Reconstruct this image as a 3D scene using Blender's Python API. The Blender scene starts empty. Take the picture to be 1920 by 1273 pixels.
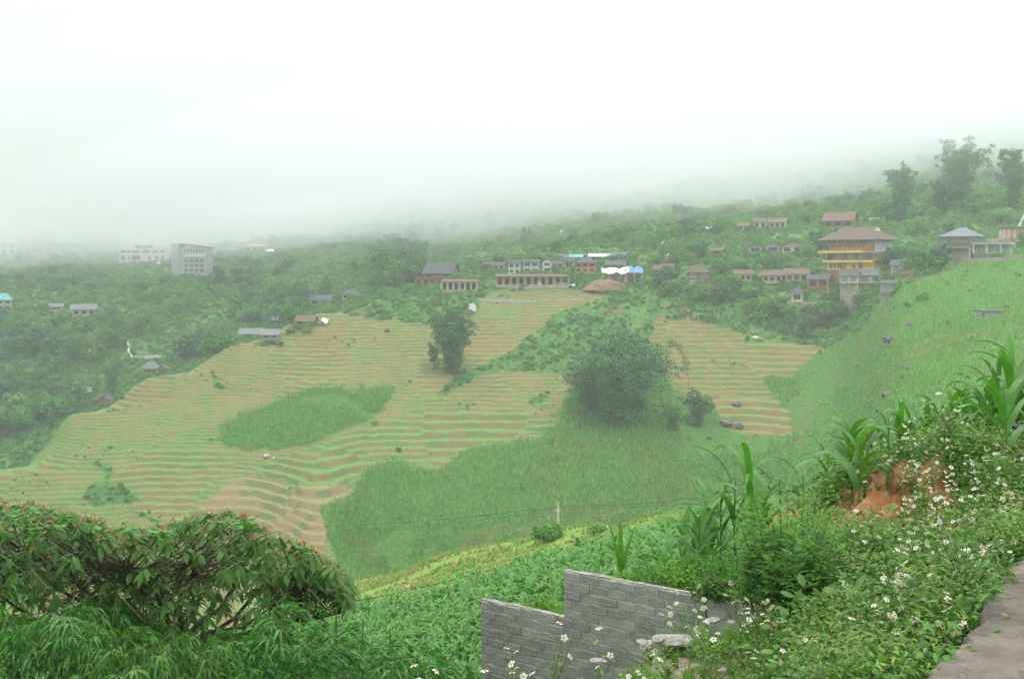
import bpy, bmesh, math, random
import numpy as np
from mathutils import Vector, Matrix, Euler
random.seed(7); rng = np.random.default_rng(7)
SC = bpy.context.scene
COL = SC.collection
# ---------------------------------------------------------------- camera, sky, sun, exposure
F = 1867.0            # focal length in photo pixels (35 mm on a 36 mm wide frame)
HOR = 500.0           # the horizon's row in the photo
cam_d = bpy.data.cameras.new('camera'); cam = bpy.data.objects.new('camera', cam_d); COL.objects.link(cam)
cam_d.sensor_width = 36; cam_d.lens = 35.0; cam_d.shift_y = -(636.5 - HOR) / 1920.0
cam.location = (0, 0, 0); cam.rotation_euler = (math.radians(90), 0, 0)
cam_d.clip_start = 0.1; cam_d.clip_end = 6000
SC.camera = cam
W = bpy.data.worlds.new('World'); SC.world = W; W.use_nodes = True
wn = W.node_tree; bg = wn.nodes['Background']
sky = wn.nodes.new('ShaderNodeTexSky'); sky.sky_type = 'NISHITA'; sky.sun_disc = False
sky.sun_elevation = math.radians(62); sky.sun_rotation = math.radians(-35)
sky.dust_density = 4.0; sky.air_density = 1.0
hs = wn.nodes.new('ShaderNodeHueSaturation'); hs.inputs['Saturation'].default_value = 0.12
wn.links.new(sky.outputs[0], hs.inputs['Color']); wn.links.new(hs.outputs[0], bg.inputs[0])
bg.inputs[1].default_value = 0.15
sun_d = bpy.data.lights.new('sun', 'SUN'); sun_d.energy = 1.7; sun_d.angle = math.radians(25); sun_d.color = (1, .98, .94)
sun = bpy.data.objects.new('sun', sun_d); COL.objects.link(sun)
sun.rotation_euler = (math.radians(28), 0, math.radians(35))
SC.view_settings.view_transform = 'Standard'; SC.view_settings.look = 'None'
SC.view_settings.exposure = 1.5; SC.view_settings.gamma = 1; SC.view_settings.use_curve_mapping = False
SC.render.engine = 'CYCLES'
SC.cycles.volume_bounces = 3; SC.cycles.max_bounces = 8; SC.cycles.diffuse_bounces = 3
SC.cycles.transparent_max_bounces = 12

# ---------------------------------------------------------------- helpers
def tag(o, label=None, cat=None, group=None, kind=None):
    if label: o['label'] = label
    if cat: o['category'] = cat
    if group: o['group'] = group
    if kind: o['kind'] = kind
    return o
def empty(name, loc=(0, 0, 0), rz=0.0, label=None, cat=None, group=None):
    o = bpy.data.objects.new(name, None); COL.objects.link(o)
    o.location = loc; o.rotation_euler = (0, 0, rz); o.empty_display_size = .3
    return tag(o, label, cat, group)
def mesh_np(name, V, Fc, mat=None, smooth=False, attrs=None, mats=None, midx=None):
    """V (n,3); Fc list of face index arrays (m,k) of equal k, or list of such arrays"""
    me = bpy.data.meshes.new(name)
    if not isinstance(Fc, list): Fc = [Fc]
    Fc = [np.asarray(f, dtype=np.int32) for f in Fc if len(f)]
    V = np.asarray(V, dtype=np.float32)
    nl = sum(f.size for f in Fc); nf = sum(len(f) for f in Fc)
    me.vertices.add(len(V)); me.loops.add(nl); me.polygons.add(nf)
    me.vertices.foreach_set('co', V.ravel())
    me.loops.foreach_set('vertex_index', np.concatenate([f.ravel() for f in Fc]))
    tot = np.concatenate([np.full(len(f), f.shape[1]) for f in Fc]).astype(np.int32)
    st = np.concatenate([[0], np.cumsum(tot)[:-1]]).astype(np.int32)
    me.polygons.foreach_set('loop_start', st); me.polygons.foreach_set('loop_total', tot)
    if midx is not None: me.polygons.foreach_set('material_index', np.asarray(midx, dtype=np.int32))
    if smooth: me.polygons.foreach_set('use_smooth', np.ones(nf, dtype=bool))
    me.update(calc_edges=True)
    for k, a in (attrs or {}).items():
        a = np.asarray(a, dtype=np.float32)
        if a.ndim == 1:
            at = me.attributes.new(k, 'FLOAT', 'POINT'); at.data.foreach_set('value', a)
        else:
            at = me.attributes.new(k, 'FLOAT_VECTOR', 'POINT'); at.data.foreach_set('vector', a.ravel())
    for m in (mats or ([mat] if mat else [])): me.materials.append(m)
    return me
def obj(name, me, parent=None, loc=None, rot=None, scale=None):
    o = bpy.data.objects.new(name, me); COL.objects.link(o)
    if parent is not None: o.parent = parent
    if loc is not None: o.location = loc
    if rot is not None: o.rotation_euler = rot
    if scale is not None: o.scale = (scale,)*3 if not hasattr(scale, '__len__') else scale
    return o
class MB:
    """collects boxes, prisms, tubes and cards; build() links them as one mesh"""
    def __init__(s): s.v = []; s.f = []
    def add(s, vs, fs):
        n = len(s.v); s.v += [tuple(p) for p in vs]; s.f += [tuple(i + n for i in f) for f in fs]; return s
    def box(s, x0, x1, y0, y1, z0, z1):
        return s.add([(x0,y0,z0),(x1,y0,z0),(x1,y1,z0),(x0,y1,z0),(x0,y0,z1),(x1,y0,z1),(x1,y1,z1),(x0,y1,z1)],
                     [(0,3,2,1),(4,5,6,7),(0,1,5,4),(1,2,6,5),(2,3,7,6),(3,0,4,7)])
    def tube(s, pts, rad, n=6, cap=True):
        pts = [Vector(p) for p in pts]; k = len(pts)
        if not hasattr(rad, '__len__'): rad = [rad]*k
        base = len(s.v); up = Vector((0, 0, 1))
        for i, p in enumerate(pts):
            t = (pts[min(i+1, k-1)] - pts[max(i-1, 0)])
            t = t.normalized() if t.length > 1e-9 else up
            a = t.cross(Vector((.3, .9, .1))); a = a.normalized() if a.length > 1e-3 else Vector((1, 0, 0))
            b = t.cross(a)
            for j in range(n):
                q = 2*math.pi*j/n; s.v.append(tuple(p + rad[i]*(math.cos(q)*a + math.sin(q)*b)))
        for i in range(k-1):
            for j in range(n):
                A = base+i*n+j; B = base+i*n+(j+1) % n; s.f.append((A, B, B+n, A+n))
        if cap:
            s.f.append(tuple(base+j for j in range(n))[::-1]); s.f.append(tuple(base+(k-1)*n+j for j in range(n)))
        return s
    def mesh(s, name, mat=None, smooth=False):
        me = bpy.data.meshes.new(name); me.from_pydata(s.v, [], s.f); me.update()
        if mat: me.materials.append(mat)
        if smooth: me.polygons.foreach_set('use_smooth', np.ones(len(me.polygons), dtype=bool))
        return me
    def build(s, name, mat, parent=None, smooth=False, **k): return obj(name, s.mesh(name, mat, smooth), parent, **k)
def copy_tree(o, parent=None):
    c = o.copy(); COL.objects.link(c)
    if parent is not None: c.parent = parent
    for ch in o.children: copy_tree(ch, c)
    return c
# value noise in numpy
_P = np.random.default_rng(3).random((256, 256))
def vnoise(x, y, s):
    x = np.asarray(x, float)/s + 100.3; y = np.asarray(y, float)/s + 57.7
    xi = np.floor(x).astype(int); yi = np.floor(y).astype(int); fx = x-xi; fy = y-yi
    fx = fx*fx*(3-2*fx); fy = fy*fy*(3-2*fy)
    g = lambda a, b: _P[a % 256, b % 256]
    return (g(xi,yi)*(1-fx)+g(xi+1,yi)*fx)*(1-fy)+(g(xi,yi+1)*(1-fx)+g(xi+1,yi+1)*fx)*fy*1.0 - 0.5
def fbm(x, y, s, o=4):
    r = 0; a = 1
    for i in range(o): r = r + a*vnoise(np.asarray(x)+13.1*i, np.asarray(y)-7.7*i, s/2**i); a *= .5
    return r

# ---------------------------------------------------------------- materials
def nt(m):
    m.use_nodes = True; return m.node_tree
def N(t, kind, **kw):
    n = t.nodes.new(kind)
    for k, v in kw.items():
        if k.startswith('_'): setattr(n, k[1:], v)
        else: n.inputs[k if not k[0] == 'i' or not k[1:].isdigit() else int(k[1:])].default_value = v
    return n
MATS = {}
def mat_solid(name, col, rough=.8, var=.25, scale=1.5, bump=.0, spec=.3, metal=0, col2=None, objrand=0.0, transl=0.0, coord='Object', gloss_bump=1.0):
    """base colour broken up by two noises of different size; relief from the finer"""
    if name in MATS: return MATS[name]
    m = bpy.data.materials.new(name); t = nt(m); L = t.links
    P = t.nodes['Principled BSDF']
    tc = N(t, 'ShaderNodeTexCoord')
    src = tc.outputs[coord]
    if coord == 'World': pass
    n1 = N(t, 'ShaderNodeTexNoise'); n1.inputs['Scale'].default_value = scale; n1.inputs['Detail'].default_value = 5
    L.new(src, n1.inputs['Vector'])
    c2 = col2 or tuple(c*(1-var) for c in col)
    c1 = tuple(min(1, c*(1+var*.6)) for c in col)
    mx = N(t, 'ShaderNodeMix', _data_type='RGBA')
    rp = N(t, 'ShaderNodeMapRange'); rp.inputs['From Min'].default_value = .35; rp.inputs['From Max'].default_value = .65
    L.new(n1.outputs[0], rp.inputs['Value']); L.new(rp.outputs[0], mx.inputs['Factor'])
    mx.inputs['A'].default_value = (*c2, 1); mx.inputs['B'].default_value = (*c1, 1)
    out = mx.outputs['Result']
    if objrand:
        oi = N(t, 'ShaderNodeObjectInfo'); h = N(t, 'ShaderNodeHueSaturation')
        a = N(t, 'ShaderNodeMapRange'); a.inputs['To Min'].default_value = 1-objrand; a.inputs['To Max'].default_value = 1+objrand
        b = N(t, 'ShaderNodeMapRange'); b.inputs['To Min'].default_value = .5-objrand*.07; b.inputs['To Max'].default_value = .5+objrand*.07
        mm = N(t, 'ShaderNodeMath', _operation='MULTIPLY'); mm.inputs[1].default_value = 7.31
        fr = N(t, 'ShaderNodeMath', _operation='FRACT')
        L.new(oi.outputs['Random'], a.inputs[0]); L.new(oi.outputs['Random'], mm.inputs[0]); L.new(mm.outputs[0], fr.inputs[0]); L.new(fr.outputs[0], b.inputs[0])
        L.new(a.outputs[0], h.inputs['Value']); L.new(b.outputs[0], h.inputs['Hue']); L.new(out, h.inputs['Color']); out = h.outputs[0]
    L.new(out, P.inputs['Base Color'])
    P.inputs['Roughness'].default_value = rough; P.inputs['Specular IOR Level'].default_value = spec; P.inputs['Metallic'].default_value = metal
    if bump:
        n2 = N(t, 'ShaderNodeTexNoise'); n2.inputs['Scale'].default_value = scale*6; n2.inputs['Detail'].default_value = 6
        L.new(src, n2.inputs['Vector']); bp = N(t, 'ShaderNodeBump'); bp.inputs['Strength'].default_value = bump; bp.inputs['Distance'].default_value = .05
        L.new(n2.outputs[0], bp.inputs['Height']); L.new(bp.outputs[0], P.inputs['Normal'])
    if transl:
        tr = N(t, 'ShaderNodeBsdfTranslucent'); g = N(t, 'ShaderNodeMix', _data_type='RGBA', _blend_type='MULTIPLY'); g.inputs['Factor'].default_value = 1
        g.inputs['B'].default_value = (1.3, 1.5, .6, 1); L.new(out, g.inputs['A']); L.new(g.outputs['Result'], tr.inputs['Color'])
        ms = N(t, 'ShaderNodeMixShader'); ms.inputs[0].default_value = transl
        L.new(P.outputs[0], ms.inputs[1]); L.new(tr.outputs[0], ms.inputs[2]); L.new(ms.outputs[0], t.nodes['Material Output'].inputs['Surface'])
    MATS[name] = m; return m

# ---------------------------------------------------------------- the lie of the land
def vz(v, d): return (HOR - v)/F*d
_V = [530,550,600,650,700,750,800,850,900,950,1000,1050,1100]
_DS = [410,398,376,356,336,320,304,289,275,263,253,245,238]
def slope(v0, v1, off=0.0, tilt=0.0):
    """the terraced face between two rows: depth from the common profile"""
    vs = [v0]+[v for v in range(1100, 500, -50) if v1+12 < v < v0-12]+[v1]
    return [(float(np.interp(v, _V, _DS))+off+tilt*(v-700)/300, v) for v in vs]
_near = [(1,-1.6,'z'),(4,-4,'z'),(12,-11,'z'),(30,-19,'z'),(60,-28,'z'),(110,-44,'z')]
_nl = [(1,-1.6,'z'),(4,-4,'z'),(12,-11,'z'),(30,-18.3,'z'),(60,-26.3,'z'),(110,-41,'z')]
COLS = {
 -1500:_near+[(200,-80,'z'),(240,1090),(300,1000),(380,850),(460,720),(570,580),(700,500),(1000,440),(1400,430)],
 -700:_near+[(200,-80,'z'),(240,1090),(300,1000),(380,850),(460,720),(570,580),(700,500),(1000,440),(1400,430)],
 -300:_near+[(190,-78,'z'),(228,1090),(250,1000),(268,960),(300,965),(340,905),(380,840),(420,775),(460,695),(520,610),(570,560),(620,510),(700,475),(1000,430),(1400,425)],
 0:_near+[(190,-75,'z'),(235,1060),(250,990),(263,930),(276,880),(292,900),(320,895),(345,855),(380,805),(420,740),(460,670),(510,600),(570,540),(620,495),(700,465),(1000,425),(1400,420)],
 150:_near+[(190,-75,'z')]+slope(1050,775,-3,0)+[(330,800),(350,815),(385,790),(425,740),(465,670),(515,600),(575,530),(620,490),(700,460),(1000,420),(1400,415)],
 300:_nl+[(190,-74,'z')]+slope(1060,705)+[(350,728),(372,750),(405,722),(445,680),(500,610),(560,530),(590,500),(640,475),(750,445),(1000,410),(1400,405)],
 450:_nl+[(190,-73,'z')]+slope(1060,645)+[(372,660),(405,682),(460,645),(520,570),(600,510),(650,480),(750,450),(1000,405),(1400,400)],
 600:[(1,-1.6,'z'),(4,-4,'z'),(12,-11,'z'),(30,-17,'z'),(60,1230),(90,1140),(110,1112),(118,1108),(135,1135),(190,1160)]+slope(1060,590,-6,-8)+[(396,604),(430,612),(480,575),(560,520),(650,475),(800,430),(1000,395),(1400,385)],
 720:[(1,-1.6,'z'),(4,-3.5,'z'),(12,-10.5,'z'),(30,-15.2,'z'),(45,1250),(60,1170),(80,1125),(90,1105),(110,1085),(115,1078),(130,1110),(190,1130)]+slope(1080,558)+[(415,568),(455,552),(500,515),(600,470),(750,410),(950,370),(1400,350)],
 840:[(1,-1.6,'z'),(3,-2.2,'z'),(6,-5.2,'z'),(12,-10,'z'),(20,-12,'z'),(30,-13.5,'z'),(45,1190),(60,1120),(80,1070),(100,1042),(120,1075),(190,1110)]+slope(1060,540)+[(425,535),(470,505),(550,460),(700,410),(900,360),(1400,320)],
 960:[(1,-1.6,'z'),(3,-1.9,'z'),(5,-3.6,'z'),(8,-4.7,'z'),(10.3,-5.0,'z'),(13,-6.8,'z'),(20,-9.8,'z'),(30,1230),(45,1120),(60,1070),(75,1040),(90,1012),(110,1045),(190,1100)]+slope(1040,535)+[(440,505),(510,460),(650,400),(900,350),(1400,290)],
 1100:[(1,-1.6,'z'),(3,-1.7,'z'),(4.6,-2.1,'z'),(5.6,-2.7,'z'),(7,-4.3,'z'),(10.3,-4.7,'z'),(12,-5.6,'z'),(20,-8.9,'z'),(28,1180),(45,1075),(60,1035),(72,1008),(80,982),(100,1020),(190,1070)]+slope(1010,530,0,0)+[(435,498),(500,440),(700,380),(900,335),(1400,260)],
 1250:[(1,-1.6,'z'),(3,-1.65,'z'),(4.6,-1.95,'z'),(5.4,-2.1,'z'),(6.4,-3.0,'z'),(9,-4.6,'z'),(9.28,-4.6,'z'),(9.5,-3.25,'z'),(10.5,-3.35,'z'),(13,-4.6,'z'),(17,-6.3,'z'),(22,1195),(28,1120),(45,1030),(60,980),(70,958),(85,990),(190,1050)]+slope(980,610,-3)+[(388,560),(402,525),(430,485),(500,430),(650,380),(900,310),(1400,230)],
 1400:[(1,-1.6,'z'),(3,-1.65,'z'),(4.6,-1.95,'z'),(5.8,-2.12,'z'),(6.6,-2.6,'z'),(8.5,-4.2,'z'),(8.85,-4.2,'z'),(9.1,-3.08,'z'),(10.5,-3.1,'z'),(14,-4.6,'z'),(18,-6,'z'),(25,1110),(45,990),(60,935),(75,960),(150,1030),(210,1000)]+slope(960,610,-3,0)+[(375,575),(392,530),(420,480),(480,430),(620,370),(800,290),(1400,200)],
 1550:[(1,-1.6,'z'),(3,-1.62,'z'),(4.6,-1.95,'z'),(8,-2.1,'z'),(9.5,-2.35,'z'),(11,-2.8,'z'),(14,-4.8,'z'),(30,-9,'z'),(45,905),(60,935),(110,1010),(170,1000),(215,940),(258,850),(308,735),(350,645),(364,612),(371,580),(378,535),(395,500),(435,440),(520,380),(700,280),(1000,200),(1400,150)],
 1700:[(1,-1.6,'z'),(3.6,-1.62,'z'),(4.4,-1.9,'z'),(9,-1.95,'z'),(10.5,-2.2,'z'),(14,-4.2,'z'),(30,-8,'z'),(60,-17,'z'),(140,960),(170,870),(215,740),(270,610),(300,553),(325,522),(345,512),(370,480),(400,445),(470,380),(560,310),(700,220),(1000,140),(1400,110)],
 1850:[(1,-1.6,'z'),(4.8,-1.6,'z'),(5.3,-1.85,'z'),(7,-1.85,'z'),(9,-1.72,'z'),(10.5,-1.9,'z'),(14,-3.8,'z'),(30,-8,'z'),(60,-17,'z'),(130,950),(155,860),(205,710),(250,590),(295,505),(320,492),(350,475),(410,420),(500,330),(700,200),(1000,120),(1400,100)],
 2000:[(1,-1.6,'z'),(5.9,-1.6,'z'),(6.4,-1.85,'z'),(9,-1.65,'z'),(10.5,-1.8,'z'),(14,-3.6,'z'),(30,-8,'z'),(60,-17,'z'),(130,940),(150,850),(200,690),(250,570),(290,490),(320,472),(350,455),(410,400),(500,310),(700,190),(1000,120),(1400,100)],
 2500:[(1,-1.6,'z'),(9,-1.6,'z'),(10,-1.7,'z'),(14,-3,'z'),(30,-7,'z'),(60,-15,'z'),(130,900),(150,800),(200,640),(250,520),(290,460),(400,380),(500,300),(700,190),(1000,120),(1400,100)],
 3300:[(1,-1.6,'z'),(9,-1.6,'z'),(10,-1.7,'z'),(14,-3,'z'),(30,-7,'z'),(60,-15,'z'),(130,900),(150,800),(200,640),(250,520),(290,460),(400,380),(500,300),(700,190),(1000,120),(1400,100)],
}
def pchip(x, y, xq):
    x = np.asarray(x, float); y = np.asarray(y, float); h = np.diff(x); dl = np.diff(y.T if y.ndim > 1 else y).T if y.ndim > 1 else np.diff(y)
    hh = h[:, None] if y.ndim > 1 else h
    dl = dl/hh; d = np.zeros_like(y)
    w1 = 2*hh[1:]+hh[:-1]; w2 = hh[1:]+2*hh[:-1]
    with np.errstate(divide='ignore', invalid='ignore'):
        m = (w1+w2)/(w1/dl[:-1]+w2/dl[1:])
    d[1:-1] = np.where(dl[:-1]*dl[1:] > 0, np.nan_to_num(m), 0); d[0] = dl[0]; d[-1] = dl[-1]
    i = np.clip(np.searchsorted(x, xq)-1, 0, len(x)-2); H = h[i]; t = (xq-x[i])/H
    if y.ndim > 1: t = t[:, None]; H = H[:, None]
    return (2*t**3-3*t**2+1)*y[i]+(t**3-2*t**2+t)*H*d[i]+(-2*t**3+3*t**2)*y[i+1]+(t**3-t**2)*H*d[i+1]
_us = sorted(COLS); _T = np.linspace(0, math.log(1400), 900); _D = np.exp(_T)
_tab = []
for _u in _us:
    pts = [(p[0], p[1] if len(p) == 3 else vz(p[1], p[0])) for p in COLS[_u]]
    _tab.append(pchip([p[0] for p in pts], [p[1] for p in pts], _D))
_tab = np.array(_tab)                                  # columns x depths
_UQ = np.arange(-1500, 3301, 10.0)
_tan = pchip(_us, _tab/_D[None, :], _UQ)               # elevation tangent, columns x depths
def base_z(x, y):
    x = np.asarray(x, float); y = np.asarray(y, float)
    d = np.clip(y, 1.0, 1399.0); u = np.clip(960 + F*x/d, -1499, 3299)
    a = (u+1500)/10; ai = a.astype(int); af = a-ai
    b = np.log(d)/(_T[1]-_T[0]); bi = np.minimum(b.astype(int), len(_T)-2); bf = b-bi
    q = lambda i, j: _tan[np.minimum(i, len(_UQ)-1), j]
    e = (q(ai,bi)*(1-af)+q(ai+1,bi)*af)*(1-bf)+(q(ai,bi+1)*(1-af)+q(ai+1,bi+1)*af)*bf
    return e*d
def inpoly(u, v, poly):
    r = np.zeros(u.shape, bool); n = len(poly)
    for i in range(n):
        x1, y1 = poly[i]; x2, y2 = poly[(i+1) % n]
        if y1 == y2: continue
        c = ((y1 > v) != (y2 > v)) & (u < (x2-x1)*(v-y1)/(y2-y1)+x1); r ^= c
    return r
# the plots of the far hillside, laid out where they lie
P_LENS = [(412,802),(455,780),(540,738),(620,726),(742,729),(722,770),(660,800),(590,832),(520,842),(455,842),(420,832)]
P_MAIZE = [(598,955),(640,935),(682,905),(690,880),(740,868),(820,885),(850,860),(885,838),(930,828),(1010,828),(1045,790),(1060,745),(1130,700),(1245,700),(1262,745),(1335,765),(1360,800),(1400,818),(1485,815),(1478,770),(1430,712),(1490,705),(1556,640),(1640,610),(1720,585),(1920,560),(2400,520),(2400,1100),(500,1100),(560,1060),(640,1062),(612,1000)]
P_BRUSH = [(815,745),(850,705),(900,690),(960,660),(1000,620),(1050,585),(1130,560),(1185,535),(1245,520),(1245,560),(1225,610),(1225,660),(1200,690),(1060,695),(990,695),(900,705),(860,725),(830,742)]
P_TERR_R = [(1222,602),(1395,602),(1408,640),(1556,645),(1488,705),(1432,712),(1475,765),(1485,812),(1400,816),(1360,795),(1330,760),(1262,740),(1235,680)]
P_TOPG = [(600,590),(640,560),(780,540),(1000,520),(1060,530),(900,550),(885,585),(800,612),(700,596),(640,585)]
P_DRY = [(365,945),(470,885),(540,905),(690,915),(625,945),(605,960),(615,1000),(600,1060),(400,1040)]
P_LUSH = [(480,880),(560,850),(640,815),(720,790),(800,765),(860,770),(1040,775),(1030,810),(900,830),(870,850),(780,870),(690,880),(680,900),(600,925),(520,905)]
P_GREENT = [(-200,930),(0,880),(100,800),(330,755),(425,830),(480,880),(380,935),(0,960)]
P_SHRUB1 = [(160,925),(185,902),(235,905),(260,935),(250,948),(170,945)]
def zones(x, y):
    z = base_z(x, y); d = np.maximum(y, 1); u = 960+F*x/d; v = HOR-F*z/d
    n1 = fbm(x, y, 14, 4)*20; n2 = fbm(x+300, y, 9, 4)*18
    uu = u+n1; vv = v+n2*.6
    hill = (y > 200) & (y < 400)
    A = {}
    crest = np.interp(u, [-300,0,150,300,450,600,720,840,1000,1250,1400,1550], [268,278,312,337,360,378,400,412,412,380,358,345])
    face = (y > 200) & (y < crest+3+n1*.2)
    maize = face & (inpoly(uu, vv, P_MAIZE) | inpoly(uu, vv, P_LENS)) | ((y > 100) & (y < 420) & (u > 1560) & (y > 130) & (y < 330))
    brush = face & (inpoly(uu, vv, P_BRUSH) | inpoly(uu, vv, P_TOPG) | inpoly(uu, vv, P_SHRUB1))
    terr = face & ~maize & ~brush & ((u < 1245) | inpoly(uu, vv, P_TERR_R))
    gull = face & (np.abs(fbm(x, y*1.6, 60, 3)) < .02*np.clip(4*fbm(x+50, y, 16, 2), 0, 1.6)) & (u < 1100)
    A['terrace'] = (terr & ~gull).astype(float)
    A['maize'] = maize.astype(float)
    A['dry'] = (terr & inpoly(uu, vv, P_DRY)).astype(float)
    A['lush'] = np.maximum((terr & inpoly(uu, vv, P_LUSH)).astype(float), .6*(terr & inpoly(uu, vv, P_GREENT)))
    return A, u, v
STEP = 1.0
def land(x, y, full=False):
    """ground height with terraces cut into it"""
    x = np.asarray(x, float); y = np.asarray(y, float)
    z = base_z(x, y)
    z = z + np.clip((y-14)/60, 0, 1)*fbm(x, y, 26, 4)*.7 + np.clip((y-380)/200, 0, 1)*fbm(x, y, 110, 3)*9 - np.clip((9-y)/9, 0, 1)*0
    z = z + np.clip((y-6)/20, 0, 1)*fbm(x, y, 3.0, 2)*.25 + .30*np.exp(-(((x-3.25)/.45)**2+((y-8.3)/.7)**2))*(1+2.2*fbm(x, y, .35, 3))*(y < 12)
    A, u, v = zones(x, y)
    # each block of terraces starts its steps at another height
    cx = x + fbm(x, y, 30, 2)*16; cy = y + fbm(x+90, y, 30, 2)*16
    cell = _P[(np.floor(cx/27).astype(int)) % 256, (np.floor(cy/32).astype(int)) % 256]
    st = np.where(A['dry'] > 0, 1.9, np.where(A['lush'] > .9, 1.7, np.where(u > 1200, 1.7, STEP)))*(.72+.56*cell)
    hq = (z + .35*fbm(x, y, 9, 2) + cell*1.0)/st
    fr = hq - np.floor(hq)
    wdt = .34+.0*fr
    sh = np.clip(fr/wdt, 0, 1); sh = sh*sh*(3-2*sh)
    zt = (np.floor(hq)+sh)*st - cell*1.0 - .35*fbm(x, y, 9, 2)
    a = A['terrace']
    z2 = z*(1-a)+(zt-st*.5+fbm(x, y, 2.4, 2)*.28)*a
    if full: return z2, A, hq, fr, u, v, cell
    return z2
def gz(x, y): return float(land(np.array([x]), np.array([y]))[0])
def at(u, d, dz=0.0):
    x = (u-960)/F*d; return Vector((x, d, gz(x, d)+dz))
def hit(u, v, dmin=20, dmax=900):
    """the ground point one sees at a photo pixel, beyond depth dmin"""
    ds = np.linspace(dmin, dmax, 3000) if dmax > 60 else np.linspace(dmin, dmax, 1500)
    x = (u-960)/F*ds; z = land(x, ds); e = HOR-F*z/ds
    k = np.where(e <= v)[0]; i = k[0] if len(k) else len(ds)-1
    return Vector((x[i], ds[i], z[i]))
# ---------------------------------------------------------------- ground sheets
def ground_mat():
    m = bpy.data.materials.new('ground_cover'); t = nt(m); L = t.links; P = t.nodes['Principled BSDF']
    P.inputs['Roughness'].default_value = .95; P.inputs['Specular IOR Level'].default_value = .15
    geo = N(t, 'ShaderNodeNewGeometry'); pos = geo.outputs['Position']
    def noise(scale, detail=4, vec=None, dist=0):
        n = N(t, 'ShaderNodeTexNoise'); n.inputs['Scale'].default_value = scale; n.inputs['Detail'].default_value = detail; n.inputs['Distortion'].default_value = dist
        L.new(vec or pos, n.inputs['Vector']); return n.outputs[0]
    def rng_(s, a, b, c=0, d=1):
        r = N(t, 'ShaderNodeMapRange'); L.new(s, r.inputs[0])
        for k, q in zip(('From Min','From Max','To Min','To Max'), (a, b, c, d)): r.inputs[k].default_value = q
        return r.outputs[0]
    def mix(f, a, b):
        x = N(t, 'ShaderNodeMix', _data_type='RGBA')
        if isinstance(f, float): x.inputs['Factor'].default_value = f
        else: L.new(f, x.inputs['Factor'])
        for k, q in (('A', a), ('B', b)):
            if isinstance(q, tuple): x.inputs[k].default_value = (*q, 1)
            else: L.new(q, x.inputs[k])
        return x.outputs['Result']
    def attr(n): a = N(t, 'ShaderNodeAttribute', _attribute_name=n); return a.outputs['Fac']
    def math_(op, a, b=0.0, c=None):
        x = N(t, 'ShaderNodeMath', _operation=op)
        for i, q in enumerate((a, b)):
            if isinstance(q, (int, float)): x.inputs[i].default_value = q
            else: L.new(q, x.inputs[i])
        return x.outputs[0]
    big = rng_(noise(.02, 3), .4, .6); mid = rng_(noise(.12, 5), .38, .62); fine = rng_(noise(1.1, 6), .3, .7); vf = rng_(noise(4.0, 4), .3, .7)
    scrub = mix(mid, (.055,.16,.038), (.12,.25,.055)); scrub = mix(rng_(noise(.5,5),.35,.65), scrub, (.045,.125,.03))
    soilpatch = rng_(noise(.06, 6, dist=1.5), .60, .68)
    scrub = mix(math_('MULTIPLY', soilpatch, .75), scrub, (.20,.105,.05))
    maize = mix(fine, (.034,.105,.018), (.09,.21,.034)); maize = mix(math_('MULTIPLY', rng_(noise(.05, 7, dist=1.2), .56, .66), .45), maize, (.20,.11,.055))
    # terraces: earth banks between grassed treads
    hq = attr('hq'); fr = math_('FRACT', hq)
    wob = math_('ADD', fr, math_('MULTIPLY', math_('SUBTRACT', noise(.45, 5), .5), .62))
    riser = rng_(wob, .36, .44, 1, 0)
    lip = math_('MULTIPLY', rng_(wob, .30, .36), rng_(wob, .50, .60, 1, 0))
    dry = attr('dry'); lush = attr('lush'); cell = attr('cell')
    earth = mix(mid, (.15,.10,.034), (.225,.165,.055)); earth = mix(fine, earth, (.18,.105,.045)); earth = mix(math_('MULTIPLY', vf, .35), earth, (.33,.27,.15))
    earth = mix(math_('MULTIPLY', dry, .55), earth, (.30,.22,.13))
    weedy = math_('ADD', math_('MULTIPLY', rng_(noise(.09, 5, dist=1), .45, .60), .8), math_('MULTIPLY', lush, .3))
    earth = mix(weedy, earth, (.11,.16,.05))
    tg = mix(cell, (.10,.24,.045), (.19,.28,.075)); tg = mix(math_('MULTIPLY', fine, .5), tg, (.14,.17,.055)); tg = mix(lush, tg, (.11,.25,.05))
    bare = math_('MULTIPLY', rng_(noise(.055, 6, dist=.8), .48, .58), math_('SUBTRACT', 1.0, lush)); tg = mix(math_('MULTIPLY', bare, .5), tg, (.24,.19,.095))
    tg = mix(math_('MULTIPLY', dry, .7), tg, (.27,.20,.12))
    lipc = mix(fine, (.12,.24,.05), (.17,.22,.08))
    ter = mix(riser, tg, earth); ter = mix(math_('MULTIPLY', lip, math_('SUBTRACT', 1.0, math_('MULTIPLY', dry, .8))), ter, lipc)
    fields = mix(attr('maize'), scrub, maize); far = mix(attr('terrace'), fields, ter)
    # near at hand: red soil, gravel, turf
    soil = mix(fine, (.40,.185,.075), (.22,.10,.045)); soil = mix(rng_(noise(9, 4), .5, .62), soil, (.46,.27,.13)); turf = mix(fine, (.13,.26,.045), (.22,.32,.07)); turf = mix(rng_(noise(.35,6,dist=1),.58,.68), turf, soil)
    grav = mix(vf, (.27,.23,.15), (.20,.17,.09)); grav = mix(rng_(noise(14, 3), .45, .6), grav, (.34,.30,.23))
    c = mix(attr('turf'), far, turf); c = mix(attr('soil'), c, soil); c = mix(attr('gravel'), c, grav)
    L.new(c, P.inputs['Base Color'])
    b1 = N(t, 'ShaderNodeBump'); b1.inputs['Strength'].default_value = .9; b1.inputs['Distance'].default_value = .45; L.new(noise(1.4, 7), b1.inputs['Height'])
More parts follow.
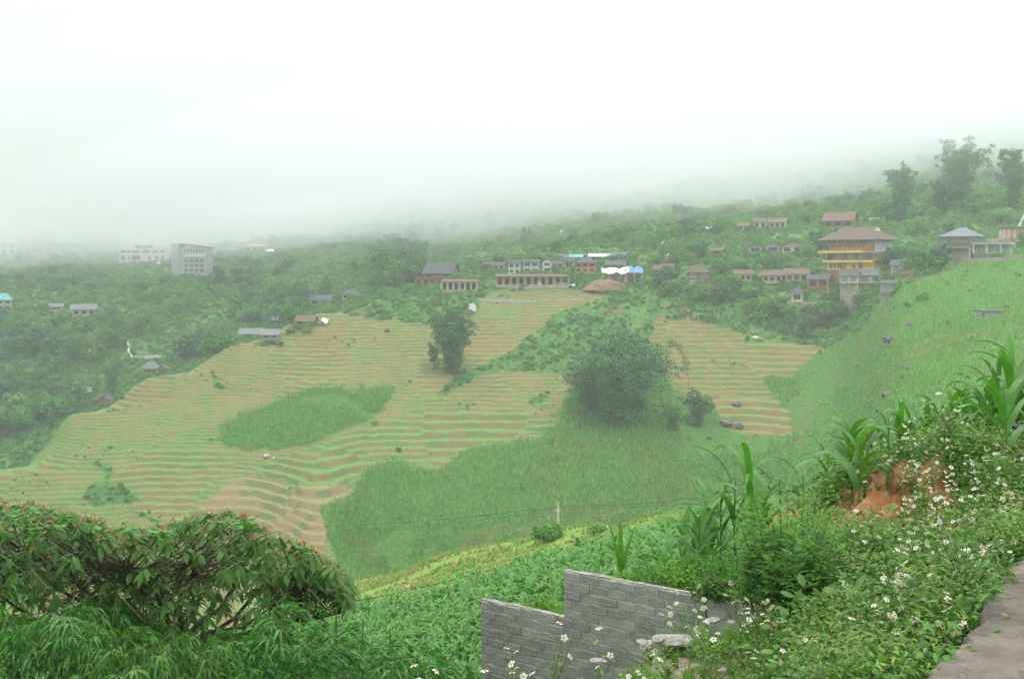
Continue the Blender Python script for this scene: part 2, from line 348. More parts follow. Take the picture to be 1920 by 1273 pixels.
    b2 = N(t, 'ShaderNodeBump'); b2.inputs['Strength'].default_value = .5; b2.inputs['Distance'].default_value = .02; L.new(noise(22, 5), b2.inputs['Height']); L.new(b1.outputs[0], b2.inputs['Normal'])
    L.new(b2.outputs[0], P.inputs['Normal'])
    return m
GM = ground_mat()
def sheet(name, X, Y, near=False):
    z, A, hq, fr, u, v, cell = land(X, Y, True)
    n, k = X.shape
    idx = np.arange(n*k).reshape(n, k)
    q = np.stack([idx[:-1,:-1], idx[:-1,1:], idx[1:,1:], idx[1:,:-1]], -1).reshape(-1, 4)
    # turf belt along the lower ridge; red soil, gravel shelf close by
    turf = ((u > 520) & (Y > 48) & (Y < 150) & (A['maize'] < .5)).astype(float)*np.clip((Y-50)/14, 0, 1)
    soil = np.exp(-(((X-2.95)/.55)**2+((Y-8.0)/1.3)**2))*1.8 + 1.5*np.exp(-(((X-1.75)/.5)**2+((Y-6.3)/.9)**2))
    soil = np.clip(soil, 0, 1)*(Y < 12) + .85*((Y > 8) & (Y < 50) & (fbm(X, Y, 5, 3) > .3) & (u > 820))
    grav = ((Y < 7) & (u > 700)).astype(float)*np.clip(1-soil, 0, 1)
    attrs = dict(hq=hq, dry=A['dry'], lush=A['lush'], cell=cell, maize=A['maize'], terrace=A['terrace'], turf=turf, soil=soil, gravel=grav)
    attrs = {a: np.asarray(b).ravel() for a, b in attrs.items()}
    me = mesh_np(name, np.stack([X, Y, z], -1).reshape(-1, 3), q[:, ::-1].copy(), GM, smooth=True, attrs=attrs)
    return tag(obj(name, me), kind='structure')
def polar(name, d, u):
    D, U = np.meshgrid(d, u, indexing='ij'); return sheet(name, (U-960)/F*D, D)
polar('hill', np.concatenate([np.arange(150, 220, 2), np.arange(220, 415, .65), np.arange(415, 430.1, 2)]), np.concatenate([np.arange(-500,-20,20), np.arange(-20,1960,3.6), np.arange(1960,2500,20)]))
polar('mountain', np.concatenate([[429], np.arange(434, 700, 4), np.arange(700, 1400, 18)]), np.arange(-700, 2700, 11))
polar('valley', np.concatenate([np.geomspace(10, 150, 190)]), np.arange(-700, 2600, 9))
gx = np.linspace(-9, 9, 200); gy = np.linspace(-3, 10.05, 170)
Yg, Xg = np.meshgrid(gy, gx, indexing='ij'); sheet('ground', Xg, Yg)
# below everything, so that no ray leaves under the land
me = mesh_np('subsoil', [(-1500,-60,-95),(1500,-60,-95),(1500,1500,-95),(-1500,1500,-95)], np.array([[0,1,2,3]]), GM); tag(obj('subsoil', me), kind='structure')

# ---------------------------------------------------------------- haze and cloud
def vol_mat(name, col, dens, g=0.0):
    m = bpy.data.materials.new(name); t = nt(m); t.nodes.remove(t.nodes['Principled BSDF'])
    v = t.nodes.new('ShaderNodeVolumePrincipled'); v.inputs['Color'].default_value = (*col, 1); v.inputs['Density'].default_value = dens; v.inputs['Anisotropy'].default_value = g
    t.links.new(v.outputs[0], t.nodes['Material Output'].inputs['Volume']); return m
hz = MB().box(-1250, 1250, -40, 1390, -96.5, 150).build('haze', vol_mat('haze', (.905,.965,.975), .00044)); tag(hz, kind='stuff')
_cu = np.array([-600, 0, 300, 600, 900, 1200, 1500, 1800, 2300.])
_cv = [505, 503, 502, 482, 455, 426, 396, 350, 335]
def _cross(u, v):
    ds = np.linspace(430, 1300, 400); e = HOR-F*base_z((u-960)/F*ds, ds)/ds; k = np.where(e <= v)[0]; return ds[k[0]] if len(k) else 1300.
_cd = np.array([_cross(u_, v_) for u_, v_ in zip(_cu, _cv)]); _cz = (HOR-np.array(_cv))/F*_cd
def cloud_base(x, y):
    """the cloud's ragged underside, lowest where it meets the mountain"""
    u = 960+F*x/np.maximum(y, 60)
    dc = np.interp(u, _cu, _cd); zc = np.interp(u, _cu, _cz)
    return zc + np.clip(.13*(dc-y), -22, 26) + fbm(x, y, 110, 5)*25
n = 90
cx = np.linspace(-1200, 1200, n); cy = np.linspace(-30, 1360, n); CY, CX = np.meshgrid(cy, cx, indexing='ij')
lo = cloud_base(CX, CY); hi = 125 + 14*fbm(CX, CY, 160, 3)
V = np.concatenate([np.stack([CX, CY, lo], -1).reshape(-1, 3), np.stack([CX, CY, hi], -1).reshape(-1, 3)])
idx = np.arange(n*n).reshape(n, n); q = np.stack([idx[:-1,:-1], idx[:-1,1:], idx[1:,1:], idx[1:,:-1]], -1).reshape(-1, 4)
ring = np.concatenate([idx[0,:-1], idx[:-1,-1], idx[-1,:0:-1], idx[:0:-1,0]]); r2 = np.roll(ring, -1)
side = np.stack([ring, ring+n*n, r2+n*n, r2], -1)
me = mesh_np('cloud', V, [q[:, ::-1].copy(), q+n*n, side], vol_mat('cloud', (.79,.82,.845), .0068), smooth=False)
tag(obj('cloud', me), kind='stuff')
V2 = V.copy(); V2[:n*n, 2] -= 17+7*fbm(CX, CY, 70, 3).ravel(); V2[n*n:, 2] += 3
me = mesh_np('mist', V2, [q[:, ::-1].copy(), q+n*n, side], vol_mat('mist', (.97,.99,1), .0010)); tag(obj('mist', me), kind='stuff')
# ---------------------------------------------------------------- foliage materials
M_LEAF = mat_solid('foliage_mid', (.12,.30,.055), .55, .35, .35, objrand=.28, transl=.22, coord='Object')
M_DARK = mat_solid('foliage_dark', (.055,.18,.055), .5, .35, .35, objrand=.25, transl=.18)
M_PALE = mat_solid('foliage_pale', (.16,.35,.08), .55, .3, .35, objrand=.25, transl=.25)
M_BAMB = mat_solid('bamboo_foliage', (.08,.235,.075), .5, .3, .25, objrand=.12, transl=.2)
M_BIGB = mat_solid('big_bamboo_foliage', (.06,.185,.06), .5, .4, .25, objrand=.1, transl=.15)
M_BARK = mat_solid('bark', (.10,.07,.045), .9, .4, 6, bump=.6)
M_CULM = mat_solid('culm', (.17,.17,.07), .6, .3, 3)
M_CORN = mat_solid('maize_leaf', (.11,.30,.045), .38, .22, 9, spec=.5, objrand=.15, transl=.28)
M_CORNF = mat_solid('maize_far', (.17,.39,.06), .5, .3, .8, spec=.3, objrand=.35, transl=.2)
M_STALK = mat_solid('maize_stalk', (.12,.27,.06), .6, .3, 6)

def rot_frames(n, droop=0.0, spread=1.0):
    """random leaf frames: axis a (length), b (width)"""
    a = rng.normal(size=(n, 3)); a[:, 2] = a[:, 2]*spread - droop; a /= np.linalg.norm(a, axis=1, keepdims=True)
    r = rng.normal(size=(n, 3)); b = np.cross(a, r); b /= np.linalg.norm(b, axis=1, keepdims=True)
    return a, b
def leaf_quads(C, a, b, L, Wd, bend=.25):
    """each leaf: a pointed, folded lozenge of two triangles pairs"""
    n = len(C); L = np.broadcast_to(L, n)[:, None]; Wd = np.broadcast_to(Wd, n)[:, None]
    nrm = np.cross(a, b)
    p0 = C; p1 = C + a*L*.45 + b*Wd*.5 + nrm*Wd*.15; p2 = C + a*L - nrm*L*bend*.5; p3 = C + a*L*.45 - b*Wd*.5 + nrm*Wd*.15
    V = np.stack([p0, p1, p2, p3], 1).reshape(-1, 3)
    i = np.arange(n)*4
    return V, np.concatenate([np.stack([i, i+1, i+2], 1), np.stack([i, i+2, i+3], 1)])
def blob_points(n, lobes, shell=.55):
    w = np.array([l[3]**2 for l in lobes]); k = rng.choice(len(lobes), n, p=w/w.sum())
    d = rng.normal(size=(n, 3)); d /= np.linalg.norm(d, axis=1, keepdims=True)
    r = shell + (1-shell)*rng.random(n)**.5
    Lb = np.array([[l[0], l[1], l[2]] for l in lobes])[k]; R = np.array([[l[3], l[3], l[3]*l[4]] for l in lobes])[k]
    return Lb + d*R*r[:, None]*(1+.18*rng.normal(size=n))[:, None]
def puffs(centres, radii, per, up=.35, flat=.75):
    """leaf positions on small domes, and leaf axes lying roughly in the dome's surface"""
    n = len(centres)*per; c = np.repeat(np.asarray(centres), per, 0); r = np.repeat(np.asarray(radii), per)[:, None]
    d = rng.normal(size=(n, 3)); d[:, 2] += up; d /= np.linalg.norm(d, axis=1, keepdims=True)
    P = c + d*r*(.55+.5*rng.random((n, 1)))*[1, 1, flat]
    t = np.cross(d, rng.normal(size=(n, 3))); t[:, 2] -= .35; t /= np.linalg.norm(t, axis=1, keepdims=True)
    w = np.cross(d, t)+rng.normal(size=(n, 3))*.35; w /= np.linalg.norm(w, axis=1, keepdims=True)
    return P, t, w
def crown_mesh(name, n, lobes, L, Wd, mat, droop=.3, shell=.55):
    k = max(12, n//11); C = blob_points(k, lobes, .7); P, a, b = puffs(C, .07+.09*rng.random(k), n//k+1)
    s = .6+.8*rng.random(len(P)); V, Fc = leaf_quads(P, a, b, L*s, Wd*s)
    return mesh_np(name, V, Fc, mat)
def rand_lobes(h, r, k, z0=.35, flat=.8):
    out = []
    for i in range(k):
        q = rng.random()*6.283; rr = r*.62*math.sqrt(rng.random()); zz = h*(z0+(1-z0)*.75*rng.random())
        out.append((rr*math.cos(q), rr*math.sin(q), zz, r*(.32+.3*rng.random()), flat))
    return out
def trunk_mesh(name, h, r, fork=3, mat=None):
    m = MB(); m.tube([(0,0,-.6),(r*.4,0,h*.25),(-r*.3,r*.5,h*.5)], [r, r*.8, r*.6], 6)
    for i in range(fork):
        q = 6.283*i/fork+rng.random(); m.tube([(-r*.3,r*.5,h*.48),(math.cos(q)*h*.12,math.sin(q)*h*.12,h*.65),(math.cos(q)*h*.26,math.sin(q)*h*.26,h*.85)], [r*.5, r*.35, r*.12], 5)
    return m.mesh(name, mat or M_BARK)
def plume_tree(seed, h, r, nc, n, mat, L=.55, Wd=.28, lean=None):
    """bamboo: culms rising and arching outwards, leaf sprays thick along the upper two thirds"""
    culm = MB(); C = []; A = []
    for i in range(nc):
        q = rng.random()*6.283; rr = r*(.15+.85*rng.random()**.7); hh = h*(.62+.38*rng.random())*(1-.25*(rr/r)**2)
        b0 = np.array([math.cos(q), math.sin(q), 0])*r*.18*rng.random()
        top = np.array([math.cos(q)*rr*.75, math.sin(q)*rr*.75, hh]); tip = np.array([math.cos(q)*rr, math.sin(q)*rr, hh*.93])
        ts = np.linspace(0, 1, 8)
        P = np.array([b0*(1-t)**2+2*t*(1-t)*np.array([b0[0], b0[1], hh*.8])+t*t*top for t in ts]+[tip]) 
        culm.tube([tuple(p) for p in P], [.09]*5+[.06, .04, .03, .015], 4, cap=False)
        per = 16; m = max(3, int(n/nc/per)); t = .07+.93*rng.random(m)**.85; idx = t*(len(P)-1); i0 = np.minimum(idx.astype(int), len(P)-2); f = (idx-i0)[:, None]
        base = P[i0]*(1-f)+P[i0+1]*f + rng.normal(size=(m, 3))*r*.13
        pp, aa, bb = puffs(base, r*(.09+.09*rng.random(m)), per, .6, .75); C.append(pp); A.append(np.stack([aa, bb], 1))
    C = np.concatenate(C); A = np.concatenate(A); ok_ = C[:, 2] > .02*h; C = C[ok_]; a = A[ok_, 0]; b = A[ok_, 1]; s = .6+.8*rng.random(len(C))
    V, Fc = leaf_quads(C, a, b, L*s, Wd*s)
    return mesh_np('crown', V, Fc, mat), culm.mesh('trunk', M_CULM)

# prototypes (meshes shared by all copies)
PROT = {}
for i in range(4): PROT['round%d' % i] = (crown_mesh('crown', 800, rand_lobes(1.0, .62, 8), .13, .09, [M_LEAF, M_DARK, M_LEAF, M_PALE][i]), trunk_mesh('trunk', .8, .03))
for i in range(3): PROT['bush%d' % i] = (crown_mesh('crown', 480, rand_lobes(.75, .75, 7, .12, .6), .17, .10, [M_LEAF, M_PALE, M_DARK][i]), None)
for i in range(3):
    c, k = plume_tree(i, 1.0, .42, 9, 1100, M_BAMB, .085, .04)
    for v in k.vertices: pass
    PROT['bamboo%d' % i] = (c, None)
def set_gn(o, protos, name='scatter'):
    g = bpy.data.node_groups.new(name, 'GeometryNodeTree')
    g.interface.new_socket('Geometry', in_out='INPUT', socket_type='NodeSocketGeometry'); g.interface.new_socket('Geometry', in_out='OUTPUT', socket_type='NodeSocketGeometry')
    i = g.nodes.new('NodeGroupInput'); out = g.nodes.new('NodeGroupOutput'); J = g.nodes.new('GeometryNodeJoinGeometry'); ip = g.nodes.new('GeometryNodeInstanceOnPoints')
    for p in protos[::-1]:
        oi = g.nodes.new('GeometryNodeObjectInfo'); oi.inputs['Object'].default_value = p; oi.inputs['As Instance'].default_value = True; oi.transform_space = 'ORIGINAL'
        g.links.new(oi.outputs['Geometry'], J.inputs[0])
    g.links.new(i.outputs[0], ip.inputs['Points']); g.links.new(J.outputs[0], ip.inputs['Instance']); ip.inputs['Pick Instance'].default_value = True
    def at_(n, dt, sock):
        a = g.nodes.new('GeometryNodeInputNamedAttribute'); a.data_type = dt; a.inputs['Name'].default_value = n; g.links.new(a.outputs['Attribute'], ip.inputs[sock])
    at_('pick', 'INT', 'Instance Index')
    a = g.nodes.new('GeometryNodeInputNamedAttribute'); a.data_type = 'FLOAT_VECTOR'; a.inputs['Name'].default_value = 'rotv'; r = g.nodes.new('FunctionNodeEulerToRotation'); g.links.new(a.outputs['Attribute'], r.inputs[0]); g.links.new(r.outputs[0], ip.inputs['Rotation'])
    a = g.nodes.new('GeometryNodeInputNamedAttribute'); a.data_type = 'FLOAT'; a.inputs['Name'].default_value = 'size'; g.links.new(a.outputs['Attribute'], ip.inputs['Scale'])
    g.links.new(ip.outputs[0], out.inputs[0])
    md = o.modifiers.new('scatter', 'NODES'); md.node_group = g
def scatter(name, P, size, protos, tilt=.12, kind='stuff', rz=None):
    n = len(P)
    me = bpy.data.meshes.new(name); me.vertices.add(n); me.vertices.foreach_set('co', np.asarray(P, dtype=np.float32).ravel())
    r = np.stack([rng.normal(0, tilt, n), rng.normal(0, tilt, n), rng.random(n)*6.283 if rz is None else rz], 1)
    a = me.attributes.new('rotv', 'FLOAT_VECTOR', 'POINT'); a.data.foreach_set('vector', r.astype(np.float32).ravel())
    a = me.attributes.new('size', 'FLOAT', 'POINT'); a.data.foreach_set('value', np.broadcast_to(size, n).astype(np.float32))
    a = me.attributes.new('pick', 'INT', 'POINT'); a.data.foreach_set('value', rng.integers(0, len(protos), n).astype(np.int32))
    o = obj(name, me); set_gn(o, protos, name); return tag(o, kind=kind)

# ---------------------------------------------------------------- trees that stand out one by one
def tree(kind, loc, s, label, group=None, name='tree', rz=None, cat='tree', trunk=True, sz=None):
    c, k = PROT[kind]
    rz = rng.random()*6.283 if rz is None else rz
    if k is None or not trunk:
        o = obj(name, c, None, loc, (0, 0, rz), s); return tag(o, label, cat, group)
    e = empty(name, loc, rz, label, cat, group); e.scale = (s, s, s) if sz is None else (s, s, s*sz)
    obj('trunk', k, e); obj('crown', c, e); return e
def big_bamboo(u, v, wpx, hpx, dref, label, nc, n, mat=M_BAMB, L=.5, Wd=.22, name='bamboo_clump', cat='bamboo'):
    p = hit(u, v, 200, 700); d = p.y
    h = hpx/F*d; r = wpx/F*d/2
    c, k = plume_tree(0, h, r, nc, n, mat, L, Wd)
    e = empty(name, p-Vector((0, 0, .3)), 0, label, cat); obj('culms', k, e); obj('crown', c, e); return e
big_bamboo(1168, 792, 205, 165, 0, 'biggest bamboo clump, broad and rounded, standing in the hollow between maize and terraces', 52, 24000, M_BIGB, L=.9, Wd=.55)
big_bamboo(1110, 775, 110, 110, 0, 'lower left shoulder of bamboo leaning from the big rounded clump towards the terraces', 18, 4200, M_BIGB, L=1.0, Wd=.55)
big_bamboo(848, 702, 92, 128, 0, 'tall narrow bamboo clump standing alone among the middle terraces', 26, 11000, M_BIGB, L=.9, Wd=.5)
big_bamboo(815, 694, 40, 66, 0, 'short pale bamboo beside the foot of the lone tall clump', 6, 700, M_LEAF, L=.9, Wd=.5)
big_bamboo(1308, 800, 62, 80, 0, 'dark creeper covered tree at the lower right foot of the big bamboo clump', 9, 1900, M_DARK, L=.8, Wd=.5, name='tree', cat='tree')
big_bamboo(1265, 805, 60, 60, 0, 'low light green bushy tree between big bamboo clump and dark creeper covered tree', 8, 1300, M_LEAF, L=.8, Wd=.5, name='tree', cat='tree')
big_bamboo(1690, 408, 74, 110, 0, 'tall dark bamboo clump above the yellow hotel fading into cloud', 16, 3600, M_DARK, L=1.3, Wd=.7)
big_bamboo(1800, 392, 110, 140, 0, 'widest grey bamboo clump dissolving into the cloud above grey roofed building', 24, 5000, M_DARK, L=1.3, Wd=.7)
big_bamboo(1900, 395, 70, 120, 0, 'dark bamboo clump at the right edge under the cloud', 16, 3600, M_DARK, L=1.3, Wd=.7)
big_bamboo(1760, 400, 60, 80, 0, 'small bamboo clump between the two tall cloud topped clumps', 9, 1600, M_DARK, L=1.3, Wd=.7)
# single arching bamboo cane right of the big clump
p = hit(1292, 745, 200, 500); d = p.y; e = empty('bamboo_cane', p, 0, 'single thin bamboo cane arching over terraces right of the big clump', 'bamboo')
pts = [((1292-1292)/F*d, 0, 0), ((1290-1292)/F*d, 0, 40/F*d), ((1283-1292)/F*d, 0, 75/F*d), ((1272-1292)/F*d, 0, 98/F*d), ((1258-1292)/F*d, 0, 106/F*d), ((1252-1292)/F*d, 0, 92/F*d)]
MB().tube(pts, [.12,.1,.08,.06,.04,.02], 5).build('culm', M_CULM, e)
PP = np.array(pts); t = 1.2+3.8*rng.random(420); i0 = np.minimum(t.astype(int), 4); f = (t-i0)[:, None]; C = PP[i0]*(1-f)+PP[i0+1]*f+rng.normal(size=(420, 3))*.65
a, b = rot_frames(420, 1.0, .7); V, Fc = leaf_quads(C, a, b, .7, .3); obj('crown', mesh_np('crown', V, Fc, M_BAMB), e)

# ---------------------------------------------------------------- trees and bushes over the slopes
def sample(n, ulo, uhi, dlo, dhi):
    d = np.sqrt(rng.random(n)*(dhi**2-dlo**2)+dlo**2); u = ulo+(uhi-ulo)*rng.random(n); x = (u-960)/F*d
    z, A, hq, fr, uu, vv, cell = land(x, d, True); v = HOR-F*z/d
    return x, d, z, u, v, A
R_FOREST = [(-60,600),(120,590),(300,640),(330,690),(200,745),(100,795),(-60,850)]
R_GULLY = [(300,690),(440,600),(520,560),(640,480),(790,440),(800,535),(640,570),(480,640),(380,680)]
R_BAND = [(0,470),(200,500),(560,470),(800,420),(800,480),(640,480),(440,600),(300,640),(0,600)]
R_VILL = [(1240,470),(1500,440),(1720,480),(1700,520),(1590,580),(1500,640),(1400,610),(1235,600)]
R_UP = [(780,400),(1200,340),(1650,300),(1920,260),(1920,480),(1720,470),(1500,430),(1240,460),(780,490)]
x, d, z, u, v, A = sample(30000, -120, 2050, 300, 900)
dens = np.full(len(x), .10)
dens[inpoly(u, v, R_FOREST)] = .95; dens[inpoly(u, v, R_GULLY)] = .8; dens[inpoly(u, v, R_BAND)] = .42; dens[inpoly(u, v, R_VILL)] = .85; dens[inpoly(u, v, R_UP)] = .26
dens *= np.clip(.75+1.6*fbm(x, d, 60, 3), .08, 1.5)
CLEAR = [(570,545,690,580),(440,605,600,640),(0,545,190,600),(1320,405,1485,436),(1330,450,1520,482),(540,470,700,540),(205,440,320,505),(315,440,395,520),(370,560,430,630),(340,590,430,625),(230,635,320,715),(120,560,180,600),(170,735,215,772),(135,715,170,745),(1125,495,1215,545),(775,505,1070,545),(1395,500,1530,540),(1555,430,1705,505),(1765,430,1920,500),(1285,495,1340,540),(1515,500,1720,552),(1480,535,1510,572),(1475,565,1570,585),(1400,445,1520,480),(1545,395,1615,425)]
for (a0, b0, a1, b1) in CLEAR: dens[(u > a0) & (u < a1) & (v > b0) & (v < b1+16)] *= .04
ok = (A['terrace'] < .5) & (A['maize'] < .5) & (rng.random(len(x)) < dens*.42) & ((d > 345) | ((u > 1380) & (d > 300)))
crestd = np.interp(u, [-300,0,150,300,450,600,720,840,1000,1250,1400,1550,1700,1900], [268,278,312,337,360,378,400,412,412,385,372,340,345,330]); ok &= d > crestd+2
x, d, z, u, v = x[ok], d[ok], z[ok], u[ok], v[ok]
forest = inpoly(u, v, R_FOREST) | inpoly(u, v, R_GULLY)
size = np.where(forest, 6.5+4.5*rng.random(len(x)), 3.0+4*rng.random(len(x)))
app = size/d*F
order = np.argsort(-app); big = order[:230]; rest = order[230:]
kinds_f = ['round0','round1','bamboo0','bamboo1','round2','bamboo2']; kinds_o = ['round0','round1','round2','bush0','round3']
TREES = {}
LAND = [('the teal roofed house', 5, 560), ('the lone square tan house', 150, 582), ('the white foggy villa', 266, 480), ('the tall dark foggy building', 354, 490), ('the grey farmstead', 280, 695), ('the brick hut on the terrace edge', 193, 755),
 ('the small grey roofed hut', 155, 735), ('the bare earth scar', 385, 600), ('the lowest grey roofs', 485, 625), ('the joined weathered roofs', 550, 600), ('the twin dark roofed farmhouses', 630, 560), ('the big gabled farmhouse', 827, 505), ('the white winding wall', 243, 655),
 ('the middle cottage row', 1010, 500), ('the tarpaulin shelter', 1165, 512), ('the blue shed', 1170, 478), ('the pyramid roofed house', 1312, 515), ('the three gabled bungalows', 1455, 465), ('the lower brown cottage row', 1450, 518), ('the narrow cream hut', 1496, 555),
 ('the yellow hotel', 1630, 470), ('the twin grey cottages', 1625, 520), ('the grey guesthouse', 1825, 460), ('the highest cottage row', 1430, 422), ('the pale hillside boulders', 1050, 440), ('the white staircase', 473, 505), ('the white roadside wall', 570, 493), ('the pinkish foggy building', 64, 466), ('the dark hut at left edge', 6, 785), ('the tip of the terraces', 100, 810)]
def where(u_, v_):
    c = sorted(LAND, key=lambda l: (l[1]-u_)**2+((l[2]-v_)*1.4)**2)[0]; dx = u_-c[1]; dy = v_-c[2]; r = math.hypot(dx, dy)
    far = 'just ' if r < 35 else ('further ' if r < 75 else 'well ')
    side = ('above' if dy < 0 else 'below') if abs(dy) > abs(dx)*1.8 else (('left of' if dx < 0 else 'right of') if abs(dx) > abs(dy)*1.8 else ('up and ' if dy < 0 else 'down and ')+('left from' if dx < 0 else 'right from'))
    return far+side+' '+c[0]
_sz = np.sort(app[big])
for i in big:
    k = (kinds_f if forest[i] else kinds_o)[int(rng.integers(0, 6 if forest[i] else 5))]
    if inpoly(u[i:i+1], v[i:i+1], R_FOREST)[0]: lb, gr = 'tall feathery tree in the dense dark wood below the far village', 'trees of the wood in the left valley'
    elif forest[i]: lb, gr = 'bushy tree in the misty gully behind the crest of the terraces', 'trees in the gully behind the terraced hill'
    elif u[i] > 1200: lb, gr = 'leafy garden tree growing between the houses on the upper right slope', 'trees among the right hand houses'
    else: lb, gr = 'loose bushy tree scattered over the hazy upper hillside', 'scattered trees on the hazy upper hillside'
    fac = np.searchsorted(_sz, app[i])/len(_sz); sw = 'small' if fac < .33 else ('middling' if fac < .66 else 'large')
    look = {'round0':'round green','round1':'round dark','round2':'loose green','round3':'pale green','bush0':'low spreading','bamboo0':'feathery green','bamboo1':'plumed dark','bamboo2':'arching green'}[k]
    lb = '%s %s tree %s' % (sw, look, where(u[i], v[i]))
    if 'bamboo' in k: nm = 'bamboo_clump'; lb = lb.replace('tree', 'bamboo'); gr = gr.replace('trees', 'bamboos'); ct = 'bamboo'
    else: nm = 'tree'; ct = 'tree'
    o = tree(k, (x[i], d[i], z[i]-.2), size[i]*(1.25 if 'bamboo' in k else 1), lb, gr, nm, cat=ct)
    TREES.setdefault(k, o)
def proto_obj(k):
    o = TREES[k]; return o if o.type == 'MESH' else [c for c in o.children if c.name.startswith('crown')][0]
pr = [proto_obj(k) for k in ('round0','round1','round2','bush0','round3') if k in TREES]
scatter('woodland', np.stack([x[rest], d[rest], z[rest]-.3], 1), size[rest], pr)
# knee high scrub that roughens every uncultivated slope
PROT['bush3'] = (crown_mesh('crown', 480, rand_lobes(.75, .75, 7, .12, .6), .17, .10, M_PALE), None)
bushes = [PROT['bush%d' % i][0] for i in range(3)]
sx = hit(905, 700, 200, 500); bu = []
for i, (uu, vv, s) in enumerate([(1422,600,9), (1470,592,8), (1515,628,6.5)]):
    q = hit(uu, vv, 250, 500); bu.append(tag(obj('bush', bushes[i], None, q-Vector((0,0,.4)), (0,0,i), s), ['broad light green bush at the left end of the thicket above the right terraces', 'pale green bush in the middle of the thicket above the right terraces', 'dark bush with bare orange stem at the right corner of the right terraces'][i], 'bush'))
x, d, z, u, v, A = sample(140000, -100, 2020, 205, 700)
brush = (A['terrace'] < .5) & (A['maize'] < .5)
edge = (A['terrace'] > .5) & (fbm(x, d, 13, 3) > .33)
keep = (brush & (rng.random(len(x)) < np.clip(.8+1.2*fbm(x, d, 18, 3), .2, 1)) ) | (edge & (rng.random(len(x)) < .35))
keep |= (A['maize'] > .5) & (rng.random(len(x)) < .03)
sz = (.5+1.2*rng.random(len(x))**2)*np.clip(d/380, .7, 1.9)*np.where(edge, .6, 1)
scatter('scrub', np.stack([x, d, z-.15], 1)[keep], sz[keep]*1.25, [bu[0], bu[1]], .25)
# ---------------------------------------------------------------- maize
def leaf_strip(L, Wd, up, arch, seg=6, fold=.25, twist=0.0, az=0.0, z0=0.0, r0=.01):
    """one arching maize leaf, keeled along the midrib; returns verts, quads"""
    V = []; Q = []; x = r0; z = z0; ang = up
    for i in range(seg+1):
        t = i/seg; w = Wd*.5*(min(1, .45+3*t))*(1-t**2.2)**.8 + .0015
        tw = twist*t
        for s_, k in ((-1, 1), (0, 0), (1, 1)):
            yy = s_*w*math.cos(tw); zz = z + (fold*w*k) + s_*w*math.sin(tw)
            xx = x - math.sin(ang)*0
            V.append((xx*math.cos(az)-yy*math.sin(az), xx*math.sin(az)+yy*math.cos(az), zz))
        x += L/seg*math.cos(ang); z += L/seg*math.sin(ang); ang -= arch/seg*(.5+1.2*t)
    for i in range(seg):
        a = i*3; Q += [(a, a+1, a+4, a+3), (a+1, a+2, a+5, a+4)]
    return V, Q
def maize_mesh(seed, h, nl=9, seg=4, mat=M_CORNF, stalk=True, wd=.085, L0=.75):
    r = random.Random(seed); m = MB()
    if stalk: m.tube([(0,0,-.1),(0,0,h*.5),(.01,.01,h*.85)], [.016,.012,.006], 3, cap=False)
    for i in range(nl):
        t = (i+1)/nl; q = (i % 2)*math.pi + r.uniform(-.6, .6)
        V, Q = leaf_strip(L0*h/1.6*(1.05-.45*abs(t-.5)*2)*r.uniform(.85, 1.1), wd, math.radians(r.uniform(52, 78)), math.radians(r.uniform(95, 165)), seg, .3, r.uniform(-.6, .6), q, h*(.08+.72*t))
        m.add(V, Q)
    return m.mesh('maize', mat, True)
far_m = [maize_mesh(i, 1.9, 6, 2, M_CORNF, False, .14, .9) for i in range(3)]
fp = []
for i, (uu, vv) in enumerate([(640,1040), (720,1020), (820,1000)]):
    q = hit(uu, vv, 200, 400); fp.append(tag(obj('maize_plant', far_m[i], None, q, (0,0,i), 1.0), 'maize plant at the %s edge of the valley maize field' % ['left', 'lower', 'middle of the lower'][i], 'maize plant'))
# sown in rows that follow the slope
n = 120000; x, d, z, u, v, A = sample(n, 380, 2050, 140, 345)
# rows: pull each plant onto its row
dd = np.round(d/1.35)*1.35 + rng.normal(0, .16, n); x = x*dd/d; z, A2, hq, fr, u, v, cell = land(x, dd, True)
bare = fbm(x, dd, 22, 4)
keep = (A2['maize'] > .5) & (bare < .34) & (rng.random(n) < np.where(u > 1560, .75, .9))
keep &= ~((u > 1500) & (dd > 255) & (rng.random(n) < .55))
keep &= dd > 0
x, dd, z, u = x[keep], dd[keep], z[keep], u[keep]
hs_ = (.75+.35*rng.random(len(x)))*(1+.35*np.clip(fbm(x, dd, 30, 2), -1, 1))*np.where(u > 1500, .8, 1.0)
scatter('maize_field', np.stack([x, dd, z-.1], 1), hs_, fp, .07)
print('far maize', len(x))

